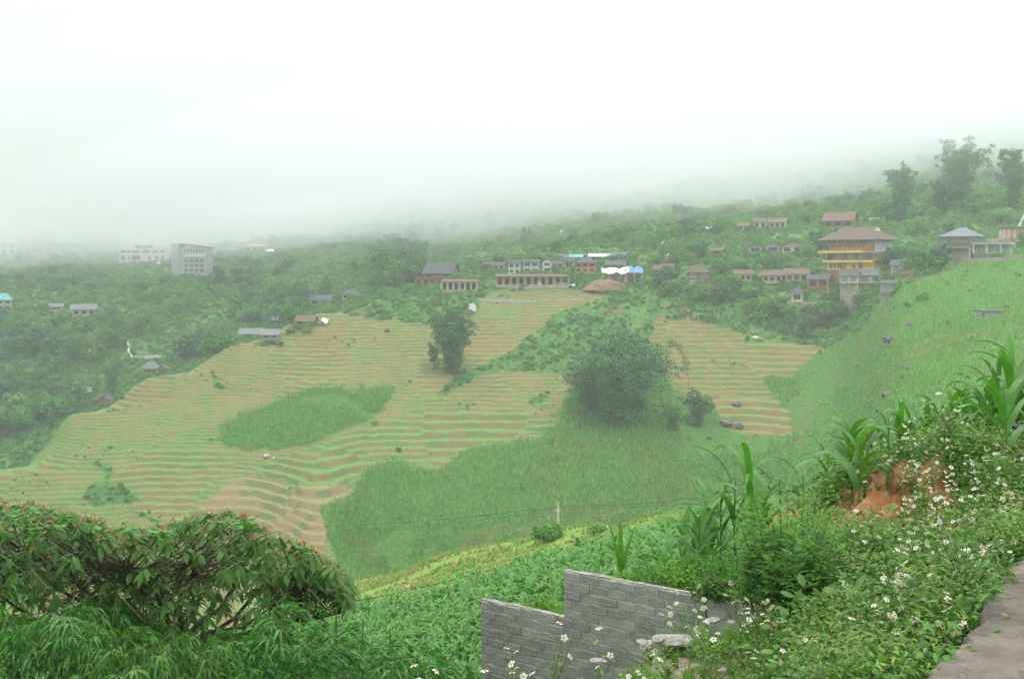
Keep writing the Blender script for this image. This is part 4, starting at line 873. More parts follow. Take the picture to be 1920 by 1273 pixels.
# --- walls, stairs, tarpaulins
def wall_line(pts, d0, h, th, m, label, name='wall', cat='wall'):
    e = empty(name, (0,0,0), 0, label, cat)
    P = []
    for u, v, dd in pts: dd = snap(u, v, dd, -.5); P.append(Vector(((u-960)/F*dd, dd, vz(v, dd)))); e.location = P[0]
    for i in range(len(P)-1):
        a, b = P[i]-P[0], P[i+1]-P[0]; n = (b-a).cross(Vector((0,0,1))).normalized()*th; g = -2.5; o = .004*i
        MB().add([tuple(a-n+Vector((0,0,g))),tuple(b-n+Vector((0,0,g))),tuple(b+n+Vector((0,0,g))),tuple(a+n+Vector((0,0,g))),tuple(a-n+Vector((0,0,h+o))),tuple(b-n+Vector((0,0,h+o))),tuple(b+n+Vector((0,0,h+o))),tuple(a+n+Vector((0,0,h+o)))],
                 [(0,3,2,1),(4,5,6,7),(0,1,5,4),(1,2,6,5),(2,3,7,6),(3,0,4,7)]).build('wall_section', m, e)
    return e
wall_line([(540,491,590),(560,490,590),(580,492,592),(602,496,595)],0,.9,.3,MW['white'],'long white roadside wall curving out of the fog','parapet')
wall_line([(463,514,545),(470,506,552),(478,498,560),(484,494,566)],0,.9,.6,MW['white'],'white outdoor staircase climbing the slope below the foggy villa','staircase','staircase')
wall_line([(238,644,420),(243,655,415),(240,660,412),(248,674,405)],0,1.0,.3,MW['white'],'winding white retaining wall above the grey farmstead')
wall_line([(250,674.5,404),(300,672.5,404)],0,1.6,.3,MW['white'],'straight white wall just above the grey farmstead roof')
wall_line([(255,661.5,420),(278,662.5,420)],0,.9,.3,MW['stone'],'short pinkish wall above the straight white wall')
wall_line([(305,660,424),(322,660.5,424)],0,.6,.2,MW['white'],'faint short white wall right of the short pinkish wall')
wall_line([(1055,484,470),(1120,481,470),(1180,478,468)],0,1.4,.3,MW['conc'],'long concrete retaining wall behind the rightmost middle cottage')
wall_line([(870,482,485),(940,480,485),(1010,478,485),(1060,479,484)],0,.7,.2,MW['conc'],'thin pale track wall running above the middle cottages')
wall_line([(1535,573,352),(1560,570,350),(1572,572,348)],0,1.6,.6,MW['conc'],'whitish rubble bank right of the narrow cream hut','rubble_wall')
wall_line([(1475,571,354),(1500,572,353),(1535,573,352)],0,1.2,.5,MW['stone'],'rough stone bank in front of the narrow cream hut','rubble_wall')
wall_line([(1785,494,322),(1830,496,320),(1880,493,320),(1915,489,320)],0,1.8,.5,MW['stone'],'long rubble retaining wall below the grey roofed guesthouse','rubble_wall')
wall_line([(1618,414,452),(1650,414,452)],0,1.3,.3,MW['white'],'broken white wall right of the brown roofed house above hotel')
wall_line([(1276,418,560),(1258,440,520),(1240,460,480)],0,.8,.4,MW['conc'],'pale stairway running up the hillside from the white tent','staircase','staircase')
wall_line([(895,562,395),(1000,565,390),(1095,562,388)],0,.35,.2,MW['conc'],'pale concrete ditch edge crossing the top brown terraces','ditch_wall')
wall_line([(838,545,402),(895,546,402)],0,.5,.2,MW['conc'],'low pale retaining wall in front of the brick arches')
wall_line([(975,541,405),(1060,539,405)],0,.5,.2,MW['conc'],'low pale retaining wall in front of the long low row')
wall_line([(1677,518,349),(1716,518,349)],0,1.6,.4,MW['brick'],'brick retaining base under the raised grey roofed cottage')
M_TW = mat_solid('white_tarpaulin', (.60,.62,.62), .5, .12, 1, bump=.3); M_TB = mat_solid('blue_tarpaulin', (.12,.26,.58), .5, .2, 1, bump=.3)
def tarp(u0, u1, vt, vb, d, mat, seed, sag=.8, n=14):
    S = d/F; w = (u1-u0)*S; h = (vb-vt)*S; r = random.Random(seed); V = []; Q = []; m = 7
    top = [r.uniform(-.35,.35)+math.sin(i*.9+seed)*.35 for i in range(n)]
    for j in range(m):
        t = j/(m-1)
        for i in range(n): V.append((w*(i/(n-1)-.5)+r.uniform(-.1,.1), -1.6*t+2.6*(1-t), h*(1-t)**1.0+top[i]*(1-.4*t)+(-.6*t*t if (i//3) % 2 else 0)))
    for j in range(m-1):
        for i in range(n-1): a = j*n+i; Q.append((a,a+1,a+n+1,a+n))
    M_ = MB().add(V, Q); mm = M_.mesh('tarpaulin', mat, True); return mm
d = snap(1165,527,412,-3); S = d/F; uc = 1165; e = empty('shelter', ((uc-960)*S, d, vz(527, d)), 0, 'ragged shelter of posts and poles under white and blue tarpaulins', 'shelter'); hz_ = lambda v: (527-v)*S
for a, v0_ in ((1130,512),(1142,508),(1158,505),(1172,504),(1175,504),(1190,508),(1203,512)): B(e,'post',hx(a)-.2,hx(a)+.2,-.4,0,-2,hz_(v0_),MW['cream'])
B(e,'back_wall',hx(1138),hx(1172)-.3,2,2.2,-1,hz_(511),MW['pink']); B(e,'side_wall',hx(1172)+.3,hx(1202),1.6,1.8,-1,hz_(514),MW['brick'])
t_ = obj('tarpaulin', tarp(1128,1180,501,510,d,M_TW,3), e, loc=(hx(1154),0,hz_(511))); obj('tarpaulin', tarp(1176,1206,500,509,d,M_TB,5), e, loc=(hx(1191),.3,hz_(510)))
e2 = obj('tent', tarp(1245,1259,474,484,425,M_TW,9,n=8)); e2.location = ((1253-960)*425/F, 425, vz(487,425)+.5); tag(e2,'crumpled white tent cloth standing among trees left of the banana grove','tent')
for a, b, t, bt, lb in ((1040,1062,519,531,'white tarpaulin heap at the right end of the long low row'),(1066,1078,530,534,'small white sheet lying on the grass near the tarpaulin heap'),(1008,1014,522,532,'white sheet hanging in the long low row, left one'),(880,893,570,580,'grey domed sheet over a field shelter beside the brown terraces'),(605,618,596,601,'small blue and white sheet at the crest of terraces')):
    dd = snap((a+b)/2, bt, 410, 0); w = (b-a)*dd/F; q = obj('tarpaulin', tarp(a,b,t,bt,dd,M_TW if 'grey' not in lb else MW['grey'],a,n=6)); q.location = ((a+b)/2*dd/F-960*dd/F, dd-3, max(vz(bt,dd), gz(((a+b)/2-960)*dd/F, dd-3)+.1)); tag(q, lb, 'tarpaulin')
# mud heap below the shelter
def mound(u0, u1, v0, v1, mat, label, name='earth_mound', cat='earth mound', dd=None):
    q = hit((u0+u1)/2, v1, 200, 600); d = q.y; w = (u1-u0)/F*d/2; h = (v1-v0)/F*d
    ths = np.linspace(0, 6.283, 15)[:-1]; V = [(0, .5, h)]; Q = []; rings = 5
    for j in range(1, rings+1):
        t = j/rings
        for th in ths: k = w*t*(1+.15*rng.normal()*.6); V.append((math.cos(th)*k, math.sin(th)*k*.55+.5, h*(1-t**1.6)*(1+.1*rng.normal())-(.8 if j == rings else 0)))
    for i in range(14): Q.append((0, 1+i, 1+(i+1) % 14))
    m = MB().add(V, Q)
    for j in range(rings-1):
        for i in range(14): a = 1+j*14+i; b = 1+j*14+(i+1) % 14; m.f.append((a, a+14, b+14, b))
    o = m.build(name, mat, smooth=True); o.location = q; return tag(o, label, cat)
M_MUD = mat_solid('bare_earth', (.22,.14,.085), .95, .35, .7, bump=.5)
mound(1088,1185,524,541,M_MUD,'heap of bare brown earth below the tarpaulin shelter')
# rocks, pale boulders
def rock_mesh(seed):
    bm = bmesh.new(); bmesh.ops.create_icosphere(bm, subdivisions=2, radius=1); r = random.Random(seed)
    for v in bm.verts: v.co *= 1+r.uniform(-.22, .18); v.co.z *= .6; v.co.x *= 1.2
    me = bpy.data.meshes.new('rock'); bm.to_mesh(me); bm.free(); return me
M_RK = mat_solid('dark_rock', (.13,.125,.13), .9, .4, .9, bump=.6); M_RW = mat_solid('pale_rock', (.47,.45,.40), .9, .3, 1.2, bump=.5)
for i, (uu, vv, w, m_, lb) in enumerate([(1702,692,20,M_RK,'upper dark boulder in the maize in the middle of right slope'),(1693,706,16,M_RK,'dark boulder touching the upper mid slope boulder'),(1664,743,22,M_RK,'flat dark boulder right of the shrub covered rock'),(1638,755,22,M_RK,'flat dark boulder left of the shrub on the right slope'),(1652,772,20,M_RK,'dark boulder below the shrub on the right slope'),(1668,640,30,M_RK,'wide dark rock outcrop high on the maize slope'),(1708,610,16,M_RK,'dark rock near the top of the right maize slope'),(1778,603,16,M_RK,'dark rock beside the thin post on right slope'),(1742,805,14,M_RW,'pale buff boulder low on the right maize slope'),(1362,796,26,M_RK,'dark boulder at the foot of the right terraces'),(1386,800,18,M_RK,'dark boulder right of the one at terrace foot'),(1380,760,20,M_RK,'grey boulder lying within the right terraces'),(1415,636,16,M_RW,'whitish boulder at the gap between the right terraces'),(1058,438,22,M_RW,'largest pale boulder on the misty upper hillside'),(1024,456,12,M_RW,'small pale boulder below the largest pale boulder'),(1143,404,10,M_RW,'tiny pale boulder high on the misty hillside'),(500,857,14,M_RW,'white boulder at the corner of the bright rice plots'),(513,860,7,M_RW,'small white stone beside the white boulder near rice plots'),(726,622,12,M_RK,'dark boulder in the upper brown terraces'),(925,568,6,M_RW,'tiny pinkish stone on the top brown terraces'),(1740,820,14,M_RK,'dark stone under the pale buff boulder'),(1100,640,0,M_RK,'')]):
    if w:
        q = hit(uu, vv, 200, 900); me = rock_mesh(i); me.materials.append(m_); s = w/F*q.y/2.2; tag(obj('boulder', me, None, q+Vector((0,0,s*.25)), (0,0,i*1.3), s), lb, 'boulder')
q = hit(1862, 596, 240, 500); S = q.y/F; e = empty('stone_hut', q, 0, 'low grey stone hut sunk in the grass on the upper right slope', 'hut')
B(e,'wall',-22*S,22*S,0,4,-1,11*S,MW['grey']); B(e,'roof',-23*S,23*S,-.3,4.3,11*S+.002,13*S,MR['dark']); B(e,'doorway',-20*S,-16*S,-.05,-.002,-.5,8*S,M_HOLE)
# poles
M_POLE = mat_solid('pole_wood', (.16,.13,.10), .9, .3, 3); M_POLEC = mat_solid('pole_concrete', (.50,.47,.41), .9, .25, 3)
def pole(u, vb, vt, w, m, label, dmin=200, cross=True, name='utility_pole', cat='pole'):
    q = hit(u, vb, dmin, 600); S = q.y/F; h = (vb-vt)*S; e = empty(name, q, 0, label, cat)
    MB().tube([(0,0,-.6),(0,0,h)],[w*S*.5,w*S*.36],7).build('shaft', m, e)
    if cross: MB().box(-.7,.7,-.06,.06,h-.5,h-.38).build('crossarm', m, e)
    return e, q+Vector((0,0,h-.3))
pole(106,804,779,1.6,M_POLE,'thin pole at the left edge of the terraces near dark ruin')
pole(541,766,737,1.6,M_POLE,'thin pole at the left tip of green maize lens')
pole(1015,700,674,1.4,M_POLE,'thin pole in the grassy strip left of big bamboo clump')
pole(1752,628,590,1.6,M_POLE,'thin dark post on the upper part of right slope')
for uu, vv in ((1290,604),(1310,604),(1346,604),(1366,604)): pole(uu,vv,vv-14,1.6,M_POLEC,'pale fence stake %s along the top of the right terraces' % {1290:'farthest left',1310:'second from left',1346:'right after the banana plants',1366:'farthest right'}[uu],cross=False,name='fence_stake',cat='stake')
# banana grove
M_BAN = mat_solid('banana_leaf', (.11,.25,.06), .5, .3, .4, transl=.3, objrand=.2)
def banana(u, v, h, lab, n=9, seed=0):
    q = hit(u, v, 200, 500); r = random.Random(seed); e = empty('banana_plant', q, 0, lab, 'banana plant')
    MB().tube([(0,0,-.5),(.1,0,h*.55)],[.22,.14],7).build('trunk', mat_solid('banana_stem', (.30,.24,.12), .8, .3, 1), e)
    for i in range(n):
        V, Q = leaf_strip(h*.62*r.uniform(.8,1.1), .75, math.radians(r.uniform(35,80)), math.radians(r.uniform(70,130)), 6, .15, 0, i*2.4, h*.52); MB().add(V, Q).build('leaf', M_BAN, e, smooth=True)
for i, (uu, vv, h, lb) in enumerate([(1322,603,6.0,'left banana plant of the grove above right terraces'),(1333,604,6.5,'tallest banana plant in the middle of the grove'),(1344,602,5.6,'right banana plant of the grove above right terraces'),(1352,605,4.5,'smallest banana plant at the right end of grove'),(1300,498,5.0,'pale banana plant behind the pyramid roofed house'),(1214,505,5.0,'banana plant right of the blue tarpaulin'),(1425,470,4.0,'banana plant beside the open gabled bungalows'),(1272,600,4.6,'yellowish banana plant left of the grove')]): banana(uu,vv,h,lb,9,i)
# ================================================================ near at hand
M_BLOCK = mat_solid('cinder_block', (.42,.415,.40), .95, .2, 5, bump=.35, objrand=.16)
M_MORT = mat_solid('mortar', (.62,.57,.47), .95, .2, 5, bump=.4)
M_CONC = bpy.data.materials.new('road_concrete'); _t = nt(M_CONC)
def concrete():
    t = M_CONC.node_tree; L = t.links; P = t.nodes['Principled BSDF']; g = N(t, 'ShaderNodeNewGeometry').outputs['Position']
    def no(s, d=6, dist=0): n = N(t, 'ShaderNodeTexNoise'); n.inputs['Scale'].default_value = s; n.inputs['Detail'].default_value = d; n.inputs['Distortion'].default_value = dist; L.new(g, n.inputs['Vector']); return n.outputs[0]
    def mp(s, a, b): r = N(t, 'ShaderNodeMapRange'); r.inputs['From Min'].default_value = a; r.inputs['From Max'].default_value = b; L.new(s, r.inputs[0]); return r.outputs[0]
    def mx(f, a, b):
        x = N(t, 'ShaderNodeMix', _data_type='RGBA'); L.new(f, x.inputs['Factor'])
        for k, q in (('A', a), ('B', b)):
            if isinstance(q, tuple): x.inputs[k].default_value = (*q, 1)
            else: L.new(q, x.inputs[k])
        return x.outputs['Result']
    c = mx(mp(no(1.6, 6, .6), .4, .62), (.115,.095,.07), (.25,.215,.17)); c = mx(mp(no(9), .45, .65), c, (.17,.14,.105)); c = mx(mp(no(60, 3), .62, .72), c, (.30,.27,.22)); c = mx(mp(no(4, 6, 2), .62, .70), c, (.13,.10,.07))
    L.new(c, P.inputs['Base Color']); P.inputs['Roughness'].default_value = .75
    b = N(t, 'ShaderNodeBump'); b.inputs['Strength'].default_value = 1; b.inputs['Distance'].default_value = .06; L.new(no(7, 8, .5), b.inputs['Height'])
    b2 = N(t, 'ShaderNodeBump'); b2.inputs['Strength'].default_value = .6; b2.inputs['Distance'].default_value = .006; L.new(no(70, 4), b2.inputs['Height']); L.new(b.outputs[0], b2.inputs['Normal']); L.new(b2.outputs[0], P.inputs['Normal'])
concrete()
M_CAPM = mat_solid('mortar_cap', (.46,.44,.39), .95, .3, 7, bump=.7)
# --- the road slab with its broken edge
edge_px = [(1560,1500),(1700,1330),(1748,1273),(1770,1245),(1800,1222),(1815,1190),(1838,1172),(1846,1135),(1868,1118),(1878,1085),(1900,1068),(1925,1048),(1990,1015),(2150,965),(2600,880),(3200,820)]
zt = -1.52; E = [((u-960)/(v-HOR)*-zt, F*-zt/(v-HOR)) for u, v in edge_px]
E2 = []
for i in range(len(E)-1):
    for k in range(5):
        t = k/5; jx, jy = rng.normal(size=2)*.012; E2.append((E[i][0]*(1-t)+E[i+1][0]*t+jx, E[i][1]*(1-t)+E[i+1][1]*t+jy))
m = MB(); n = len(E2); far = [(max(x+.25, 1.2)+k_*0, y) for k_, (x, y) in enumerate(E2)]
bm = bmesh.new(); top = [bm.verts.new((x, y, zt)) for x, y in E2]; rim = [bm.verts.new((x-.012, y+.012, zt-.03)) for x, y in E2]; bot = [bm.verts.new((x-.02, y+.02, zt-.35)) for x, y in E2]
extra = [bm.verts.new(p) for p in ((40, 14, zt), (40, -4, zt), (-6, -4, zt), (-1.2, 1.0, zt), (E2[0][0]-.3, 2.0, zt))]
bm.faces.new(top+extra)
for i in range(n-1): bm.faces.new((top[i], rim[i], rim[i+1], top[i+1])); bm.faces.new((rim[i], bot[i], bot[i+1], rim[i+1]))
bmesh.ops.triangulate(bm, faces=bm.faces[:]); bmesh.ops.recalc_face_normals(bm, faces=bm.faces[:])
me = bpy.data.meshes.new('road'); bm.to_mesh(me); bm.free(); me.materials.append(M_CONC); tag(obj('road', me), kind='structure')

# --- block wall stepping down
A0 = Vector((.530, 9.9)); DR = Vector((2.861, -1.77)).normalized(); NRM = Vector((DR.y, -DR.x)); ZT = -3.012; PC = .0919; PL = .198; TH = .075
wall = empty('block_wall', (A0.x, A0.y, ZT), math.atan2(DR.y, DR.x), 'unfinished grey cinder block wall stepping down to the left beside the maize field', 'wall')
def block_mesh(w, seed):
    r = random.Random(seed); j = lambda a: a+r.uniform(-.004, .004); h = PC-.017; b = .005; bm = bmesh.new()
    bmesh.ops.create_cube(bm, size=1, matrix=Matrix.Diagonal((w, TH+.008, h, 1)))
    bmesh.ops.bevel(bm, geom=bm.edges[:], offset=b, segments=1, affect='EDGES')
    for v in bm.verts: v.co += Vector((r.uniform(-.0025,.0025), r.uniform(-.002,.002), r.uniform(-.0025,.0025)))
    me = bpy.data.meshes.new('block'); bm.to_mesh(me); bm.free(); me.materials.append(M_BLOCK); return me
full = [block_mesh(PL-.019, i) for i in range(6)]; half = [block_mesh(PL/2-.019, i+9) for i in range(3)]
XE = 2.8; XL_ = -.985
for row in range(17):
    x0 = 0.0 if row < 5 else XL_; x = x0; z = -PC*(row+.5); first = True
    while x < XE-.05:
        w = PL/2 if (first and row % 2) else PL
        first = False
        if x+w > XE: break
        o = obj('block', (half if w < PL*.9 else full)[int(rng.integers(0, 3 if w < PL*.9 else 6))], wall, (x+w/2, rng.normal()*.0035, z+rng.normal()*.0012), (0, rng.normal()*.009, rng.normal()*.01))
        x += w
m = MB(); m.box(0.004, XE, -TH/2+.007, TH/2-.007, -PC*5, -.004).box(XL_+.004, XE, -TH/2+.007, TH/2-.007, -PC*17, -PC*5-.001); m.build('mortar', M_MORT, wall)
m = MB()
for (a, b, z) in ((0, XE, 0), (XL_, -.01, -PC*5)):
    x = a
    while x < b-.05:
        w = min(b-x, .05+.14*random.random()); hh = .002+.007*random.random(); m.box(x, x+w-.004, -TH/2+random.uniform(0,.02), TH/2-random.uniform(0,.02), z+.001, z+hh); x += w
m.build('mortar_smear', M_CAPM, wall)

# --- leaves, sprays
M_BIDL = mat_solid('weed_leaf', (.125,.29,.045), .5, .3, 5, spec=.4, objrand=.3, transl=.25)
M_BIDD = mat_solid('weed_leaf_dark', (.09,.23,.04), .5, .3, 5, objrand=.25, transl=.2)
M_YWD = mat_solid('yellow_weed', (.30,.38,.08), .6, .35, 5, objrand=.3, transl=.2)
M_WST = mat_solid('weed_stem', (.14,.22,.05), .7, .3, 5)
M_DRY = mat_solid('dry_grass', (.46,.32,.14), .9, .35, 4, objrand=.2)
M_GRASS = mat_solid('grass_blade', (.20,.34,.06), .6, .3, 3, objrand=.3, transl=.2)
M_PET = mat_solid('petal', (.82,.82,.74), .6, .05, 20, transl=.15); M_EYE = mat_solid('flower_eye', (.75,.42,.02), .8, .2, 40)
def leaves_mesh(name, P, a, b, L, Wd, mat, seg=3, droop=.35, cup=.12):
    """leaves of a few segments, pointed at both ends, folded along the midrib"""
    n = len(P); L = np.broadcast_to(L, n)[:, None]; Wd = np.broadcast_to(Wd, n)[:, None]; nr = np.cross(a, b)
    down = np.array([0, 0, -1.0]); rows = []
    prof = {2: [(0, .05), (.5, 1), (1, 0)], 3: [(0, .05), (.32, .95), (.68, .8), (1, 0)], 4: [(0,.05),(.22,.8),(.48,1),(.76,.62),(1,0)]}[seg]
    for t, w in prof:
        c = P + a*L*t*(1-.15*droop*t) + down*L*droop*t*t
        rows += [c-b*Wd*.5*w+nr*Wd*cup*w, c, c+b*Wd*.5*w+nr*Wd*cup*w]
    V = np.stack(rows, 1).reshape(-1, 3); k = len(rows); i = np.arange(n)*k; Q = []
    for s in range(seg):
        o = s*3; Q += [np.stack([i+o, i+o+1, i+o+4, i+o+3], 1), np.stack([i+o+1, i+o+2, i+o+5, i+o+4], 1)]
    return mesh_np(name, V, np.concatenate(Q), mat, smooth=True)
def unit(v): return v/np.linalg.norm(v, axis=-1, keepdims=True)
def rand_leaves(n, R, H, droop=.2, up=.2):
    P = rng.normal(size=(n, 3))*[R*.5, R*.5, 0]; P[:, 2] = rng.random(n)*H
    a = unit(np.concatenate([rng.normal(size=(n, 2)), up+rng.normal(size=(n, 1))*.35], 1)); b = unit(np.cross(a, [0, 0, 1.0]+rng.normal(size=(n, 3))*.3)); return P, a, b
def flower_mesh():
    m = MB(); 
    for k in range(5):
        q = k*1.2566; c, s = math.cos(q), math.sin(q); f = lambda r, w, z: (r*c-w*s, r*s+w*c, z)
        m.add([f(.003,-.002,0), f(.003,.002,0), f(.011,.0065,.002), f(.017,.004,-.001), f(.017,-.004,-.001), f(.011,-.0065,.002)], [(0,1,2,5),(5,2,3,4)])
    me = m.mesh('petals', M_PET); c = MB(); 
    for j, (r, z) in enumerate(((.0048, .001), (.0042, .004), (.002, .0058))): c.v += [(r*math.cos(i*1.047), r*math.sin(i*1.047), z) for i in range(6)]
    c.f += [(i, (i+1) % 6, (i+1) % 6+6, i+6) for i in range(6)]+[(i+6, (i+1) % 6+6, (i+1) % 6+12, i+12) for i in range(6)]+[tuple(range(12, 18))]
    return me, c.mesh('eye', M_EYE)
FP, FE = flower_mesh()
def weed_proto(seed, h, nst):
    r = random.Random(seed); st = MB(); tips = []; LP = []; LA = []
    for i in range(nst):
        q = r.uniform(0, 6.28); ln = r.uniform(.05, .3)*h; hh = h*r.uniform(.6, 1)
        pts = [(0,0,-.03), (math.cos(q)*ln*.3, math.sin(q)*ln*.3, hh*.5), (math.cos(q)*ln, math.sin(q)*ln, hh)]
        st.tube(pts, [.0035,.0025,.0012], 3, cap=False); tips.append(pts[2])
        for k in range(2):
            q2 = q+r.uniform(-1.3, 1.3); b = pts[1]; e = (b[0]+math.cos(q2)*h*.16, b[1]+math.sin(q2)*h*.16, hh*r.uniform(.75, .95)); st.tube([b, e], [.002,.001], 3, cap=False); tips.append(e)
        for k in range(8):
            t = .12+.75*k/8; z = hh*t; p = (math.cos(q)*ln*t*t, math.sin(q)*ln*t*t, z)
            for sgn in (0, 3.14):
                a = q+k*1.57+sgn; LP.append(p); LA.append((math.cos(a), math.sin(a), r.uniform(-.1, .5)))
    P = np.array(LP); a = unit(np.array(LA)); b = unit(np.cross(a, [0, 0, 1.0]+rng.normal(size=(len(a), 3))*.25))
    lv = leaves_mesh('foliage', P, a, b, (.03+.03*rng.random(len(P))), .017+.010*rng.random(len(P)), M_BIDL, 3, .3)
    return st.mesh('stem', M_WST), lv, tips
WP = [weed_proto(i, [.62,.5,.72,.4,.55][i], [5,4,5,5,6][i]) for i in range(5)]
def weed(x, y, s, i, label, group=None, nf=7):
    st, lv, tips = WP[i]; e = empty('flowering_weed', (x, y, gz(x, y)-.01), rng.random()*6.283, label, 'wildflower', group); e.scale = (s,)*3
    obj('stem', st, e); f = obj('foliage', lv, e)
    for t in random.sample(tips, min(nf, len(tips))):
        fo = obj('flower', FP, e, t, (rng.normal()*.5, rng.normal()*.5, rng.random()*6), 1.0/s*rng.uniform(.75, 1.1)); obj('eye', FE, fo)
    return e
def road_edge_x(y): ys = [e_[1] for e_ in E]; xs = [e_[0] for e_ in E]; return float(np.interp(y, ys, xs))
c = 0; tries = 0
ZN = [('in the dense patch along the concrete road edge', lambda u, v: u > 1700 and v > 1000), ('high on the bank under the tall maize near right edge', lambda u, v: u > 1740 and v <= 1000), ('between the feathery mugwort bush and the road', lambda u, v: 1560 < u <= 1740), ('on the gravel shelf in front of the block wall', lambda u, v: u <= 1560)]
while c < 160 and tries < 4000:
    tries += 1; y = 3.9+5.4*random.random(); u = 1000+920*random.random()**.55; x = (u-960)/F*y; v = HOR-F*gz(x, y)/y
    if x > road_edge_x(y)-.12 or v > 1330: continue
    if u < 1560 and (random.random() < .45 or y > 6.3): continue
    if u < 1250 and y > 5.3: continue
    if (u-1480)**2/90**2+(v-1110)**2/80**2 < 1: continue
    if 1555 < u < 1690 and 920 < v < 1060 and random.random() < .85: continue
    if u < 1120 and random.random() < .6: continue
    i = int(rng.integers(0, 5)); zn = [z_ for z_, f_ in ZN if f_(u, v)][0]
    lk = ['tall loose', 'mid sized', 'tallest', 'low bushy', 'dense leafy'][i]
    weed(x, y, rng.uniform(.55, .95)*(.6 if u < 1560 else .9), i, '%s white flowered weed %s' % (lk, zn), 'white flowered weeds '+zn, nf=int(rng.integers(5, 11)) if u > 1500 else int(rng.integers(3, 7))); c += 1
for (u, v, y, s) in ((1022,1165,5.0,.9),(1130,1180,5.2,.9),(925,1215,4.6,.9),(1395,1090,6.0,.8),(1290,1085,6.2,.8),(960,1235,4.8,.9),(870,1250,4.4,.9),(750,1248,4.6,.9),(840,1235,4.3,.8)):
    x = (u-960)/F*y; st, lv, tips = WP[2]; h = .72*s; e = empty('flowering_weed', (x, y, vz(v, y)-h), rng.random()*6, 'thin tall weed with white flowers before %s' % ('the lower left part of the block wall' if u in (925,960,870,1022) else ('the step of the block wall' if u == 1130 else ('the maize field beside the bamboo' if u < 900 else 'the right end of the block wall'))), 'wildflower', 'thin tall white flowered weeds'); e.scale = (s,)*3
    MB().tube([(0,0,-.9/s),(0,0,.02)],[.003,.003],3).build('lower_stem', M_WST, e); obj('stem', st, e); obj('foliage', lv, e)
    for t in tips[:9]: fo = obj('flower', FP, e, t, (rng.normal()*.5, rng.normal()*.5, 0), 1.3); obj('eye', FE, fo)
# leafy ground cover made of clumps
def clump(name, seed, n, R, H, L, Wd, mat, up=.3, seg=2, droop=.3, loc=None, label=None, cat='weed'):
    P, a, b = rand_leaves(n, R, H, droop, up); me = leaves_mesh(name, P, a, b, L*(.6+.7*rng.random(n)), Wd*(.7+.5*rng.random(n)), mat, seg, droop); return me
cl = []
for i, (u, v, y) in enumerate([(1830,1180,4.5),(1700,1240,4.2),(1650,1100,6.0),(1790,1130,5.0),(1870,960,6.4)]):
    me = clump('leafy_weed', i, [130,110,120,60,70][i], [.17,.17,.15,.2,.14][i], [.22,.16,.24,.14,.3][i], [.034,.03,.036,.065,.03][i], [.018,.014,.02,.04,.009][i], [M_BIDL, M_BIDD, M_BIDL, M_BIDL, M_YWD][i], seg=3); x = (u-960)/F*y; e_ = empty('leafy_weed', (x, y, gz(x, y))); f_ = obj('foliage', me, e_); f_['kind'] = 'stuff'; MB().tube([(0,0,-.02),(.01,0,.1),(0,.01,.2)],[.004,.003,.001],4).build('stem', M_WST, e_); cl.append(f_); (tag(e_, ['low leafy weed touching the edge of the concrete road', 'dark low weed at the bottom of the view beside the road', 'leafy weed in the middle of the flower bank', 'broad leaved weed in the flower bank near the road', 'yellowish thin leaved weed high on the flower bank'][i], 'weed'))
n = 9000; y = 3.7+7*rng.random(n)**.9; u = 950+990*rng.random(n)**.7; x = (u-960)/F*y; z = land(x, y); v = HOR-F*z/y
ex = np.interp(y, [e_[1] for e_ in E], [e_[0] for e_ in E]); keep = (x < ex-.16)
sl = 1.3*np.exp(-(((x-2.95)/.55)**2+((y-7.7)/1.3)**2)) + np.exp(-(((x-1.8)/.45)**2+((y-6.2)/.7)**2)); keep &= rng.random(n) > sl*1.25
keep &= ~((u < 1540) & (y < 6.6) & (rng.random(n) < np.where(fbm(x, y, .9, 3) > -.05, .93, .55)))
keep &= ~((u < 1250) & (y > 5.0))
scatter('ground_cover', np.stack([x, y, z-.02], 1)[keep], (.5+.7*rng.random(keep.sum()))*np.where(u[keep] < 1540, .6, 1.15), cl, .35)
# grasses
def tuft_mesh(seed, n, h, mat, wd=.006, spread=.5):
    r = random.Random(seed); m = MB()
    for i in range(n):
        V, Q = leaf_strip(h*r.uniform(.6,1.15), wd, math.radians(r.uniform(55,88)), math.radians(r.uniform(20,90)*spread*1.6), 3, .1, 0, r.uniform(0,6.283), 0, r.uniform(0,h*.12)); m.add(V, Q)
    return m.mesh('grass_tuft', mat)
tf = []
for i, (u, vv, mm, wd, h) in enumerate([(1520,1180,M_GRASS,.006,.11),(1640,960,M_DRY,.006,.16),(1450,1230,M_DRY,.004,.06)]):
    y = [5.6,7.6,5][i]; x = (u-960)/F*y; tf.append(tag(obj('grass_tuft', tuft_mesh(i, 26, h, mm, wd), None, (x, y, gz(x, y))), ['green grass tuft at the foot of the mugwort bush', 'dry reddish grass tuft hanging on the red earth bank', 'short dry grass tuft on the gravel shelf'][i], 'grass tuft'))
n = 1500; y = 3.9+5.3*rng.random(n); u = 980+760*rng.random(n); x = (u-960)/F*y; z = land(x, y); ex = np.interp(y, [e_[1] for e_ in E], [e_[0] for e_ in E]); keep = (x < ex-.05) & ~((u < 1250) & (y > 5.4)) & (fbm(x, y, .7, 3) > .1)
scatter('grass', np.stack([x, y, z-.01], 1)[keep], .4+.7*rng.random(keep.sum()), [tf[0], tf[0], tf[2]], .3)
n = 120; a = rng.normal(size=(n, 2))*[.30, .75]; x = 3.05+a[:, 0]; y = 8.0+a[:, 1]
scatter('dry_grass', np.stack([x, y, land(x, y)-.01], 1), .4+.6*rng.random(n), [tf[1]], .8)
